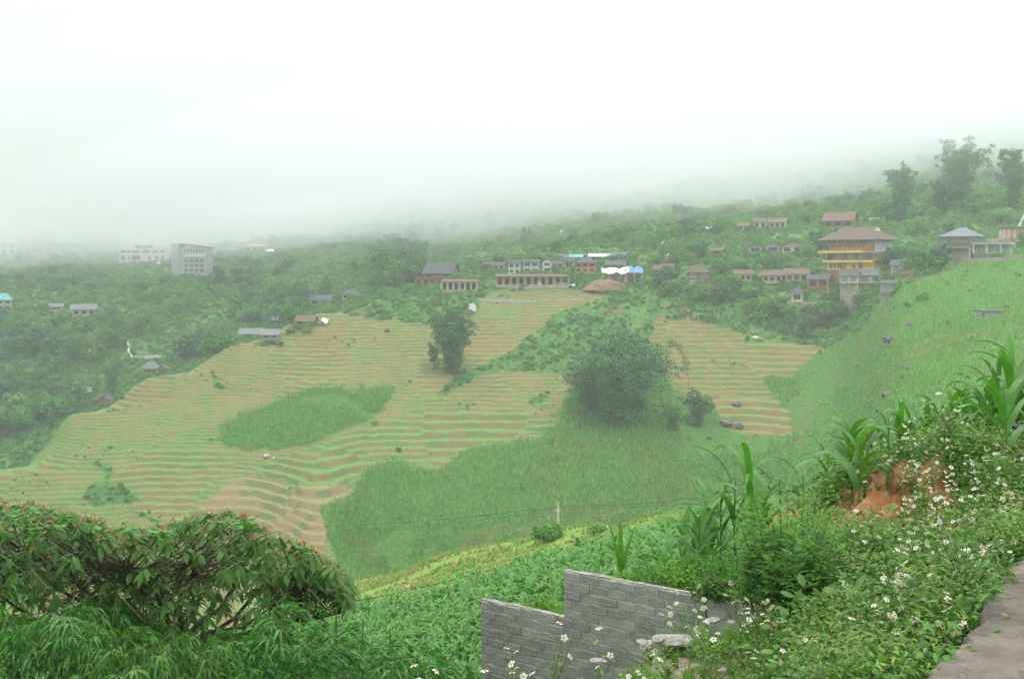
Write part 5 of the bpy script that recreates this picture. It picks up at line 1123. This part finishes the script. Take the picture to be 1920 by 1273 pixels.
# turf of the lower ridge and verge
tg_ = [tag(obj('grass_tuft', tuft_mesh(11, 40, .5, M_GRASS, .03, 1.2), None, hit(900, 1035, 70, 130)), 'green grass tuft on the crest of the lower ridge', 'grass tuft'), tag(obj('grass_tuft', tuft_mesh(12, 40, .4, M_DRY, .025, 1.2), None, hit(760, 1085, 70, 130)), 'yellowed grass tuft on the eroded lower ridge', 'grass tuft')]
n = 26000; dd = 46+95*rng.random(n); u = 560+860*rng.random(n); x = (u-960)/F*dd; z = land(x, dd); keep = rng.random(n) < np.clip(.7+1.8*fbm(x, dd, 6, 3), .05, 1)
scatter('ridge_grass', np.stack([x, dd, z-.05], 1)[keep], (.45+.6*rng.random(keep.sum()))*np.clip(dd[keep]/110, .55, 1), [tg_[0], tg_[0], tg_[1]], .3)

# --- maize close by, each leaf a part
def near_maize(u, vt, d, nl, lab, rz=None, wd=.085, seed=0, zb=None):
    x = (u-960)/F*d; g = gz(x, d) if zb is None else zb; h = max(.7, vz(vt, d)-g); r = random.Random(seed*7+3); e = empty('maize_plant', (x, d, g), r.uniform(0, 6.28) if rz is None else rz, lab, 'maize plant')
    MB().tube([(0,0,-.1),(.01,0,h*.45),(.0,.01,h*.82)],[.012,.010,.005],7).build('stalk', M_STALK, e)
    for i in range(nl):
        t = (i+1)/nl; q = (i % 2)*math.pi+r.uniform(-.55,.55); up = math.radians(r.uniform(48,70)+14*t); ln = (.62+.25*math.sin(t*2.6))*r.uniform(.85,1.1)*min(1.05, h/1.1)
        V, Q = leaf_strip(ln, wd*r.uniform(.8,1.1)*(1.0-.25*t*t), up, math.radians(r.uniform(115,185)*(1-.3*t)), 9, .32, r.uniform(-.7,.7), q, h*(.03+.69*t)); MB().add(V, Q).build('leaf', M_CORN, e, smooth=True)
    return e
NM = [(1407,850,9.8,10,'tallest maize plant standing above the feathery mugwort bush'),(1378,862,10.2,9,'maize plant with leaves arching left beside the tallest maize plant'),(1312,938,10.1,10,'maize plant above the right end of the block wall'),(1335,925,10.8,8,'maize plant behind the one above the wall end'),(1462,868,10.2,8,'maize plant half hidden behind the top of the mugwort bush'),(1280,985,10.6,8,'leftmost maize plant of the near group above the block wall'),
 (1592,868,8.9,9,'maize plant behind the red earth bank, left one'),(1625,850,9.3,9,'maize plant behind the red earth bank, right one'),(1690,828,9.8,8,'maize plant with broad top leaf above the ferns, leftmost'),(1708,822,9.9,8,'maize plant above the ferns, second from left'),(1738,812,10.2,7,'maize plant above the ferns, third from left'),(1785,800,10.3,7,'short maize plant left of the red brick'),(1812,792,10.1,7,'short maize plant next to the red brick, its left neighbour'),(1836,800,10.5,7,'short maize plant directly behind the red brick'),
 (1872,668,9.6,10,'tall maize plant rising behind the red brick'),(1897,650,9.2,9,'tallest maize plant of the right edge group'),(1915,655,9.6,9,'maize plant cut by the right edge'),(1862,730,9.4,9,'lower maize plant left of the tall one behind the brick'),(1552,895,9.6,7,'small maize plant left of the red earth bank'),(1655,842,10.6,7,'small maize plant between the bank and the ferns'),(1505,905,10.0,7,'small maize plant right of the mugwort tops'),(1905,760,9.6,8,'low maize plant at right edge beside the dark stone'),(1760,815,11.0,7,'short maize plant behind the fern tops'),(1300,1010,10.9,7,'low maize plant at the foot of the near group above wall')]
for i, (u, vt, d, nl, lab) in enumerate(NM+[(1430,900,9.5,9,'maize plant in front of the tallest one beside the mugwort'),(1350,905,10.3,9,'maize plant with broad pale leaves between the wall plants and the tallest one'),(1610,880,8.2,9,'maize plant closest to the red earth bank'),(1668,846,9.2,8,'maize plant with drooping leaf left of the ferns'),(1850,790,9.2,8,'small maize plant at the left end of red brick'),(1885,700,8.0,9,'maize plant directly above the red brick')]): near_maize(u, vt, d, nl, lab, seed=i, wd=.085)
# --- the maize field below: the 290 that show largest stand alone
mid_m = [maize_mesh(20+i, 1.75, 10, 4, M_CORN, True, .11, .8) for i in range(5)]
P_FIELD = [(560,1190),(640,1172),(760,1158),(900,1130),(1000,1102),(1100,1082),(1230,1046),(1330,1024),(1400,1010),(1420,1110),(1060,1330),(900,1420),(500,1420),(520,1200)]
n = 26000; dd = 19.5+75*rng.random(n)**.8; u = 500+900*rng.random(n); x = (u-960)/F*dd; rowc = np.round((x*.8+dd*.6)/.75)*.75; off = rowc-(x*.8+dd*.6); x = x+off*.8; dd = dd+off*.6; z = land(x, dd); v = HOR-F*z/dd; u = 960+F*x/dd
wl = (x-A0.x)*NRM.x+(dd-A0.y)*NRM.y
keep = inpoly(u, v, P_FIELD) & (dd > 19.3) & ~((wl > -1.2) & (u > 880) & (dd < 18)) & (rng.random(n) < np.where(v < 1085, .62, 1)*np.clip(27/dd, .30, .8)*.62*(1+.5*fbm(x, dd, 5, 2)))
x, dd, z, u, v = x[keep], dd[keep], z[keep], u[keep], v[keep]; print('mid maize', len(x))
wl2 = lambda a, b: (a-A0.x)*NRM.x+(b-A0.y)*NRM.y
o_ = np.argsort(dd); near, rest = o_[:285], o_[285:]
sizes = .8+.35*rng.random(len(x)); mp_ = []
for j in near:
    zn = 'beside the lower left end of the block wall' if u[j] > 780 and u[j] < 930 else ('just behind the block wall' if u[j] >= 930 else 'behind the drooping bamboo')
    zn += (', touching its blocks' if wl2(x[j], dd[j]) > -11.5 else (', in the nearer rows' if dd[j] < 24.5 else ', in the farther rows')) if u[j] >= 930 else (', near rows' if dd[j] < 23 else ', back rows')
    if u[j] >= 930: zn = zn.replace('the block wall', 'the notch of the wall' if u[j] < 1060 else ('the highest corner of the wall' if u[j] < 1160 else ('the middle of the upper wall' if u[j] < 1260 else 'the right end of the wall')))
    i_ = int(rng.integers(0, 5)); o = obj('maize_plant', mid_m[i_], None, (x[j], dd[j], z[j]-.05), (rng.normal()*.07, rng.normal()*.07, rng.random()*6.283), sizes[j])
    tag(o, '%s field maize %s' % (['leafy', 'upright', 'spreading', 'slender', 'bushy'][i_], zn), 'maize plant', 'field maize '+zn); mp_.append(o)
scatter('maize_rows', np.stack([x, dd, z-.05], 1)[rest], sizes[rest], mp_[:5], .08)
px_ = lambda u, v, d: Vector(((u-960)/F*d, d, vz(v, d)))
# --- feathery mugwort, shrubs, ferns
M_MUG = mat_solid('mugwort_leaf', (.14,.33,.08), .6, .3, 6, transl=.2); M_MUGT = mat_solid('mugwort_tip', (.20,.42,.07), .6, .3, 6, transl=.25)
def feather(P, dirs, L, n=9):
    """dissected leaves: a rib with narrow side lobes"""
    Ps = []; A = []; S = []
    for p, d, l in zip(P, dirs, L):
        d = d/np.linalg.norm(d); s = np.cross(d, [0, 0, 1]); s = s/max(np.linalg.norm(s), .1)
        for k in range(n):
            t = (k+1)/n; q = p+d*l*t; 
            for sg in (-1, 1): Ps.append(q); A.append(d*.8+s*sg*.9+np.array([0,0,-.15])); S.append(l*.42*(1-.6*t))
    return np.array(Ps), unit(np.array(A)), np.array(S)
def feather_bush(u, vb, d, w, vt, nst, label, mats=(M_MUG, M_MUGT), name='mugwort', cat='weed', L0=.085, den=26, zb=None):
    x = (u-960)/F*d; g = gz(x, d) if zb is None else zb; H = vz(vt, d)-g; e = empty(name, (x, d, g), 0, label, cat); st = MB(); P = []; D = []; L = []; PT = []; DT = []; LT = []
    for i in range(nst):
        q = rng.random()*6.283; rr = w*.5*rng.random()**.6; hh = H*(.55+.45*rng.random())*(1-.25*(rr/(w*.5))**2); bx = np.array([math.cos(q)*rr*.35, math.sin(q)*rr*.35, 0]); tp = np.array([math.cos(q)*rr, math.sin(q)*rr, hh])
        st.tube([tuple(bx), tuple(bx*.5+tp*.5+[0, 0, hh*.08]), tuple(tp)], [.003,.0025,.0015], 4, cap=False)
        for k in range(den):
            t = .22+.78*(k+rng.random())/den; p = bx*(1-t)+tp*t+np.array([0,0,hh*.08*4*t*(1-t)*.5]); a = rng.random()*6.283; dr = np.array([math.cos(a), math.sin(a), .35+.6*(t > .9)]); l = L0*(1.15-.7*t)*(.8+.4*rng.random())
            if t > .8: PT.append(p); DT.append(dr); LT.append(l)
            else: P.append(p); D.append(dr); L.append(l*1.15)
    obj('stems', st.mesh('stems', M_WST), e)
    for (p, dd_, l, m_, nm) in ((P, D, L, mats[0], 'foliage'), (PT, DT, LT, mats[1], 'tips')):
        Q, A, S = feather(p, dd_, l, 5); b = unit(np.cross(A, rng.normal(size=A.shape)+[0, 0, 1.5])); obj(nm, leaves_mesh(nm, Q, A, b, S*1.15, S*.38, m_, 2, .2), e)['kind'] = 'stuff'
    return e
feather_bush(1465, 1150, 5.9, .66, 905, 44, 'large feathery mugwort bush with dark green dissected leaves over red soil', L0=.12, den=34)
feather_bush(1515, 1135, 6.1, .55, 940, 24, 'right half of the mugwort thicket, lower and more open', L0=.09)
feather_bush(1425, 1130, 6.1, .42, 965, 22, 'paler left side of the mugwort thicket', (M_MUGT, M_MUGT), L0=.08)
feather_bush(1503, 1100, 6.4, .14, 868, 4, 'single tall mugwort shoot standing up behind the thicket', L0=.07, den=34)
feather_bush(1462, 1100, 6.6, .14, 875, 4, 'tall mugwort shoot left of the single tallest one', (M_MUGT, M_MUGT), L0=.07, den=34)
feather_bush(1590, 1060, 6.6, .34, 980, 12, 'bright feathery seedling bush between red soil and mugwort', (M_MUGT, M_MUGT), L0=.07)
feather_bush(1640, 1030, 7.0, .3, 985, 9, 'small bright feathery weed below the red earth bank', (M_MUGT, M_MUGT), L0=.06)
feather_bush(1720, 905, 8.6, .5, 838, 14, 'fern like bright green weed on top of the bank left of the maize', (M_MUGT, M_MUGT), name='fern_weed', L0=.10)
feather_bush(1758, 900, 8.4, .5, 840, 14, 'fern like bright green weed on top of the bank, second one', (M_MUGT, M_MUGT), name='fern_weed', L0=.10)
feather_bush(1830, 880, 8.0, .6, 832, 12, 'low feathery weed in front of the red brick', (M_MUGT, M_MUGT), name='fern_weed', L0=.09)
feather_bush(1885, 880, 7.8, .6, 838, 12, 'low feathery weed at the right edge below the brick', (M_MUGT, M_MUGT), name='fern_weed', L0=.09)
feather_bush(1495, 1260, 5.4, .2, 1175, 6, 'tiny feathery seedling on the gravel shelf', (M_MUGT, M_MUGT), L0=.05)
def shrub(u, vt, d, w, h, n, label, mat, L, Wd, seg=2, zb=None, name='shrub'):
    x = (u-960)/F*d; z = vz(vt, d)-h; e = empty(name, (x, d, z), 0, label, 'shrub'); lob = [(rng.uniform(-.5,.5)*w*.6, rng.uniform(-.4,.4)*w*.5, h*rng.uniform(.4,.75), h*rng.uniform(.28,.42), .8) for _ in range(9)]
    P = blob_points(n, lob, .55); a = unit(rng.normal(size=(n, 3))+[0, 0, .3]); b = unit(np.cross(a, [0, 0, 1.0]+rng.normal(size=(n, 3))*.5))
    obj('foliage', leaves_mesh('foliage', P, a, b, L*(.6+.8*rng.random(n)), Wd*(.6+.8*rng.random(n)), mat, seg, .2), e); m = MB()
    for k in range(14): p = P[int(rng.integers(0, n))]; m.tube([(p[0]*.2,p[1]*.2,-.5),(p[0]*.5,p[1]*.5,p[2]*.5),tuple(p)],[.008,.006,.003],4,cap=False)
    m.build('stems', M_BARK, e); return e
shrub(1318, 1040, 9.75, .95, .50, 3800, 'low yellow green shrub spilling over the right end of the block wall', M_MUGT, .034, .022)
shrub(1385, 1042, 9.4, .8, .50, 3200, 'small leaved shrub between block wall and mugwort bush', M_BIDL, .034, .022)
shrub(1250, 1056, 9.9, .8, .42, 2200, 'thin brownish shrub behind the block wall', M_MUG, .034, .018)
shrub(1345, 1080, 9.1, .55, .28, 1600, 'low leafy shrub hanging over the top of the wall', M_BIDL, .034, .024)
shrub(1200, 1068, 10.4, .9, .42, 1900, 'bright weeds growing just behind the upper part of block wall', M_MUGT, .055, .022)
shrub(1028, 1118, 10.6, .4, .5, 1300, 'pale green grassy shrub in the step of the block wall', M_MUGT, .08, .016)
shrub(1030, 985, 78, 3.2, 1.6, 900, 'round green bush beside the concrete pole on the ridge', M_LEAF, .3, .16)
shrub(1118, 980, 74, 2.0, 1.4, 500, 'small green bush on the ridge right of the pole', M_LEAF, .3, .16)
# pale rosette with upright blades
q = px_(1165, 1082, 12); e = empty('blade_plant', q, 0, 'plant with broad pale yellow green blades standing in the maize behind the wall', 'plant'); e.scale = (.62,)*3; MB().tube([(0,0,-2.4),(0,0,.1)],[.05,.05],6).build('stem', M_STALK, e)
M_YB = mat_solid('yellow_blade', (.34,.42,.08), .5, .2, 2, transl=.25)
for k, (az, up, L) in enumerate(((3.3, 62, 1.3), (-.3, 58, 1.25), (2.4, 76, 1.1), (.6, 72, 1.0), (4.4, 60, .8), (1.6, 84, 1.1))): V, Q = leaf_strip(L, .11, math.radians(up), math.radians(18), 6, .25, .3, az, .1); MB().add(V, Q).build('blade', M_YB if k < 2 else M_CORN, e, smooth=True)
# stones and bricks
for i, (u, v, d, w, m_, lb) in enumerate([(1262,1200,5.3,.18,M_RW,'largest white stone on the edge of the gravel shelf'),(1235,1196,5.25,.09,M_RW,'white stone touching the left of the largest white stone'),(1205,1203,5.2,.07,M_RW,'small white stone on the shelf edge'),(1122,1238,5.0,.07,M_RW,'leftmost whitish stone on the shelf edge'),(1335,1163,5.7,.10,M_RW,'flat white stone in grass above the gravel'),(1372,1166,5.8,.06,M_RW,'small flat white stone right of the other flat one'),(1915,800,8.3,.16,M_RK,'smooth dark stone at right edge above the red brick'),(1355,1255,4.6,.04,M_RW,'tiny white stone lying on the gravel')]):
    me = rock_mesh(40+i); me.materials.append(m_); x = (u-960)/F*d; tag(obj('stone', me, None, (x, d, vz(v, d)), (0,0,i), (w/2, w/2.6, w/4.5)), lb, 'stone')
d = 8.6; S = d/F; e = empty('brick_lump', ((1876-960)*S, d, vz(829, d)), .2, 'broken red brown hollow brick lying on the bank below tall maize', 'brick')
M_RB = mat_solid('red_brick', (.38,.16,.09), .9, .35, 8, bump=.7)
bm = bmesh.new(); bmesh.ops.create_cube(bm, size=1, matrix=Matrix.Diagonal((.30,.12,.055,1))); bmesh.ops.subdivide_edges(bm, edges=bm.edges[:], cuts=3, use_grid_fill=True)
for v_ in bm.verts: v_.co += Vector((rng.normal()*.006, rng.normal()*.006, rng.normal()*.006))
me = bpy.data.meshes.new('brick'); bm.to_mesh(me); bm.free(); me.materials.append(M_RB); obj("brick", me, e)
MB().tube([(-.12,-.07,.03),(-.02,-.07,.035),(.03,-.07,.0),(.1,-.07,.03),(.14,-.07,.028)],[.012,.01,.012,.01,.008],5).build('mortar_ridge', M_MORT, e)

# --- posts, pole and wires
def wire(pts, r, mat, label, name='cable'):
    m = MB(); P = [Vector(p) for p in pts]; Q = []
    for i in range(len(P)-1):
        for k in range(8): t = k/8; p = P[i].lerp(P[i+1], t); p.z -= 4*t*(1-t)*(P[i+1]-P[i]).length*.012; Q.append(p)
    Q.append(P[-1]); m.tube(Q, r, 4); return tag(m.build(name, mat), label, 'cable')
M_CAB = mat_solid('black_cable', (.03,.03,.03), .6, .1, 3)
px = lambda u, v, d: Vector(((u-960)/F*d, d, vz(v, d)))
D = 112; e = empty('utility_pole', px(1046.5, 1040, D), 0, 'pale concrete pole with crossbar standing beyond the grassy ridge', 'pole'); h = 98/F*D
MB().tube([(0,0,-4),(0,0,h)],[.19,.13],8).build('shaft', M_POLEC, e); MB().box(-.45,.45,-.05,.05,h-.95,h-.85).build('crossarm', M_POLEC, e); MB().box(-.08,.08,-.2,-.05,h-1.2,h-.7).build('insulator', MW['white'], e)
wire([px(300,1010,150), px(620,985,130), px(1046,949,D), px(1440,922,95), px(1990,850,70)], .018, M_CAB, 'power line running over the valley through the pale concrete pole')
wire([px(620,1000,131), px(1046,953,D), px(1440,930,95)], .012, M_CAB, 'thinner wire hung just under the power line')
wire([px(560,1165,60), px(640,1131,62), px(765,1106,62), px(900,1072,60), px(1010,1050,58), px(1240,1000,52)], .03, M_CAB, 'black cable slung low along the far edge of the maize field')
wire([px(745,1130,61), px(860,1103,61), px(1010,1072,60)], .02, M_CAB, 'second thin cable just below the slung black cable')
for (u, v0, v1, d, w, m_, lb) in [(765,1145,1100,61,.28,mat_solid('pinkish_concrete',(.50,.36,.30),.9,.3,4),'short pinkish concrete post where the slung cable is tied'),(900,1108,1072,60,.07,M_POLE,'thin stake holding the slung black cable'),(970,1062,1021,90,.12,M_POLEC,'short pale post on the slope left of concrete pole'),(608,1105,1064,112,.09,M_POLE,'left one of two thin stakes near the end of the bough'),(625,1106,1068,112,.07,M_POLE,'right one of two thin stakes near the end of the bough'),(675,1128,1110,70,.05,M_POLE,'tiny stake under the left part of slung cable')]:
    b = px(u, v0, d); e = empty('post', b, 0, lb, 'post'); hh = (v0-v1)/F*d; MB().tube([(0,0,-1.2),(0,0,hh)],[w/2,w/2.2],6).build('shaft', m_, e); MB().tube([(0,0,hh),(0,0,hh+.04)],[w/1.8,w/1.8],6).build('cap', m_, e)

# --- the broadleaf tree below the road
M_TL = mat_solid('tree_leaf', (.13,.31,.07), .45, .3, 3, spec=.2, objrand=.3, transl=.18); M_TR = mat_solid('tree_leaf_red', (.38,.19,.05), .45, .35, 4, spec=.4, objrand=.3, transl=.25); M_TO = mat_solid('tree_leaf_olive', (.20,.24,.06), .42, .3, 4, objrand=.2, transl=.2)
M_TB = mat_solid('dark_bark', (.085,.065,.048), .9, .4, 8, bump=.5)
top_v = lambda u: float(np.interp(u, [-160,-60,0,60,120,180,240,290,340,380,420,470,520,580,620,650], [960,935,930,932,942,955,972,976,955,945,938,962,985,1010,1035,1068]))
base = Vector(((330-960)/F*10.2, 10.2, -9.0)); fork = Vector(((330-960)/F*10.2, 10.2, vz(1215, 10.2))); limbs = MB(); twig = MB()
limbs.tube([base, base.lerp(fork, .5)+Vector((.15,.1,0)), fork], [.16,.13,.10], 9)
tree_o = empty('broadleaf_tree', base, 0, 'spreading broadleaf tree with reddish new leaves and dark limbs at lower left', 'tree')
def loc(p): return p-base
LM = MB(); LM.tube([loc(base), loc(base.lerp(fork, .5)+Vector((.15,.1,0))), loc(fork)], [.16,.13,.10], 9)
nodes = []
for u in (-130, -60, 5, 60, 110, 160, 185, 240, 300, 345, 390, 430, 470, 520, 565, 605, 640):
    d = 10.2+rng.uniform(-1.5, 1.6); v = top_v(u)+62+rng.uniform(0, 35); p = px(u, v, d); nodes.append(p)
    mid_ = fork.lerp(p, .5)+Vector((rng.uniform(-.15,.15), rng.uniform(-.2,.2), -.12)); r0 = .026+.014*rng.random()
    pts = [loc(fork+Vector((0,0,-.02))), loc(fork.lerp(mid_, .55)+Vector((rng.uniform(-.07,.07),0,rng.uniform(-.05,.07)))), loc(mid_), loc(mid_.lerp(p, .5)+Vector((rng.uniform(-.08,.08),0,rng.uniform(-.05,.1)))), loc(p)]
    MB().tube(pts, [r0, r0*.8, r0*.6, r0*.42, r0*.25], 6).build('limb', M_TB, tree_o)
LM.build('trunk', M_TB, tree_o)
tips = []
for u0_ in np.arange(-170, 652, 6.2):
    for k in range(9):
        u = u0_+rng.uniform(-8, 8); tv = top_v(u); depth = rng.random()**1.4; dmax = 235 if u < 540 else 60; v = tv+8+dmax*depth*(1-.0*u); d = 10.2+rng.uniform(-1.9, 1.9)*(1-.2*depth)
        if depth > .35 and 380 < u < 480 and rng.random() < .35: continue
        tips.append(px(u, v, d))
np_ = np.array([tuple(n_) for n_ in nodes])
for p in tips:
    a = np_-np.array(p); i = int(np.argmin((a**2).sum(1))); s0 = nodes[i].lerp(fork, rng.uniform(0, .35)); m_ = s0.lerp(p, .5)+Vector((rng.uniform(-.08,.08), rng.uniform(-.08,.08), -.06)); twig.tube([loc(s0), loc(m_), loc(p)], [.006,.004,.002], 4, cap=False)
twig.build('twigs', M_TB, tree_o)
LP, LA, LS, LK = [], [], [], []
for p in tips:
    red = rng.random() < (.75 if (HOR-F*p.z/p.y) < top_v(960+F*p.x/p.y)+55 else .10)
    for k in range(9):
        az = k*2.4+rng.uniform(-.4,.4); el = rng.uniform(-.75,.1) if k < 6 else rng.uniform(.0,.6)
        LP.append(tuple(loc(p)+Vector((0,0,-.018*(9-k)*.5)))); LA.append((math.cos(az), math.sin(az), el)); LS.append(rng.uniform(.085,.145)*(1 if k < 6 else .48)); LK.append(1 if (red and k >= 6) else (2 if rng.random() < .12 else 0))
LP = np.array(LP); LA = unit(np.array(LA)); LS = np.array(LS); LK = np.array(LK); LB_ = unit(np.cross(LA, [0,0,1.0]+rng.normal(size=LA.shape)*.3)); print('tree leaves', len(LP))
# the 280 that lie nearest the eye are single leaves, the rest one mass
vis = np.argsort((LP[:, 1]) - 2.2*(LP[:, 2]-LP[:, 2].min()))[:280]; single = np.zeros(len(LP), bool); single[vis] = True
for k, m_ in enumerate((M_TL, M_TR, M_TO)):
    s_ = (~single) & (LK == k)
    if s_.any(): o = obj('leaves', leaves_mesh('leaves', LP[s_], LA[s_], LB_[s_], LS[s_], LS[s_]*.42, m_, 3, .45), tree_o); o['kind'] = 'stuff'
one = [leaves_mesh('leaf', np.zeros((1,3)), np.array([[1.,0,0]]), np.array([[0,1.,0]]), 1.0, .42, m_, 4, .45) for m_ in (M_TL, M_TR, M_TO)]
for i in np.where(single)[0]:
    a = Vector(LA[i]); b = Vector(LB_[i]); c_ = a.cross(b); M_ = Matrix((a, b, c_)).transposed().to_4x4(); obj('leaf', one[LK[i]], tree_o, LP[i], M_.to_euler(), float(LS[i]))

# --- drooping bamboos in front
M_BL = mat_solid('bamboo_leaf', (.09,.27,.04), .42, .55, 16, spec=.45, objrand=.3, transl=.25); M_BY = mat_solid('bamboo_leaf_young', (.14,.38,.05), .4, .2, 4, objrand=.2, transl=.3); M_BC = mat_solid('bamboo_twig', (.14,.20,.05), .6, .3, 5)
def droopy(label, topline, vmax, d0, dspan, nspray, droop, stems, seed):
    us = [p[0] for p in topline]; vs = [p[1] for p in topline]; x0 = (us[0]+us[-1])/2; b = px(x0, 1400, d0); b.z = min(b.z, gz(b.x, b.y)); e = empty('bamboo_clump', b, 0, label, 'bamboo'); tw = MB(); P, A, S = [], [], []
    ncl = max(8, nspray//16); cen = []
    for c_i in range(ncl):
        u = us[0]+(us[-1]-us[0])*((c_i+.5)/ncl*7 % 1 if c_i % 2 else rng.random()); tv = float(np.interp(u, us, vs)); dep = rng.random()**.9; v = tv+28+(vmax-tv)*dep; d = d0+dspan*(rng.random()-.5)-.7*dep; cen.append((px(u, v, d)-b, rng.uniform(.16, .34)))
    for s in range(nspray):
        cc, cr = cen[s % ncl]; q = rng.random()*6.283; el = rng.uniform(-.1, 1.0); out = Vector((math.cos(q)*math.cos(el), math.sin(q)*math.cos(el), math.sin(el)*.8)); ln = cr*rng.uniform(.8, 1.3)
        pts = [cc+Vector((0,0,-.1)), cc+out*ln*.55, cc+out*ln*.9+Vector((0,0,-.04)), cc+out*ln*1.15+Vector((0,0,-.05-.13*math.cos(el)))]; tw.tube(pts, [.0025,.002,.0015,.001], 3, cap=False)
        for k in range(12):
            t = (1.3, 2.1, 2.95)[k//4]; i0 = int(t); f = t-i0; c_ = pts[i0].lerp(pts[i0+1], f); az = q+(k % 4-1.5)*.75+rng.uniform(-.25,.25); P.append(tuple(c_)); A.append((math.cos(az), math.sin(az), rng.uniform(-.15,.55))); S.append(rng.uniform(.075,.13))
    P = np.array(P); A = unit(np.array(A)); S = np.array(S); Bv = unit(np.cross(A, rng.normal(size=A.shape)+[0,0,.4])); K = (rng.random(len(P)) < .06).astype(int)
    o_ = np.argsort(P[:, 1]-.8*P[:, 2]); sg = np.zeros(len(P), bool); sg[o_[:230]] = True
    for k, m_ in enumerate((M_BL, M_BY)):
        q_ = (~sg) & (K == k); o = obj('leaves', leaves_mesh('leaves', P[q_], A[q_], Bv[q_], S[q_], S[q_]*.17, m_, 4, droop*.62), e); o['kind'] = 'stuff'
    for i in np.where(sg)[0]:
        a = Vector(A[i]); bb = Vector((0,0,1)).cross(a).normalized(); obj('leaf', ONEB[K[i]], e, P[i], Matrix((a, bb, a.cross(bb))).transposed().to_euler(), float(S[i]))
    tw.build('twigs', M_BC, e)
    for k in range(stems):
        u = us[0]+(us[-1]-us[0])*(k+.5)/stems; tp = px(u, float(np.interp(u, us, vs))+15, d0)-b; r_ = Vector((tp.x*.25, .3*rng.normal(), -1)); MB().tube([r_, r_.lerp(tp, .6)+Vector((-tp.x*.15,0,.4)), tp+Vector((0,0,.02)), tp+Vector((.25*(1 if k % 2 else -1),-.1,-.18))], [.02,.012,.006,.002], 5).build('culm', M_BC, e)
ONEB = [leaves_mesh('leaf', np.zeros((1,3)), np.array([[1.,0,0]]), np.array([[0,1.,0]]), 1.0, .17, m_, 4, .85) for m_ in (M_BL, M_BY)]
droopy('dark drooping bamboo at the left edge below the broadleaf tree', [(-220,1075),(0,1070),(60,1058),(130,1085),(190,1078),(250,1120),(300,1180),(340,1260)], 1330, 8.2, 1.7, 1050, 1.6, 7, 1)
droopy('low drooping bamboo in the bottom left centre with bright young leaves', [(175,1250),(210,1195),(260,1175),(310,1172),(360,1190),(420,1230),(470,1290)], 1340, 7.6, 1.2, 420, 1.7, 5, 2)
droopy('wide drooping bamboo at bottom centre leaning right towards the maize field', [(400,1240),(440,1180),(490,1120),(540,1085),(590,1095),(640,1135),(700,1160),(760,1195),(810,1240),(860,1300)], 1350, 8.4, 1.9, 1150, .95, 9, 3)
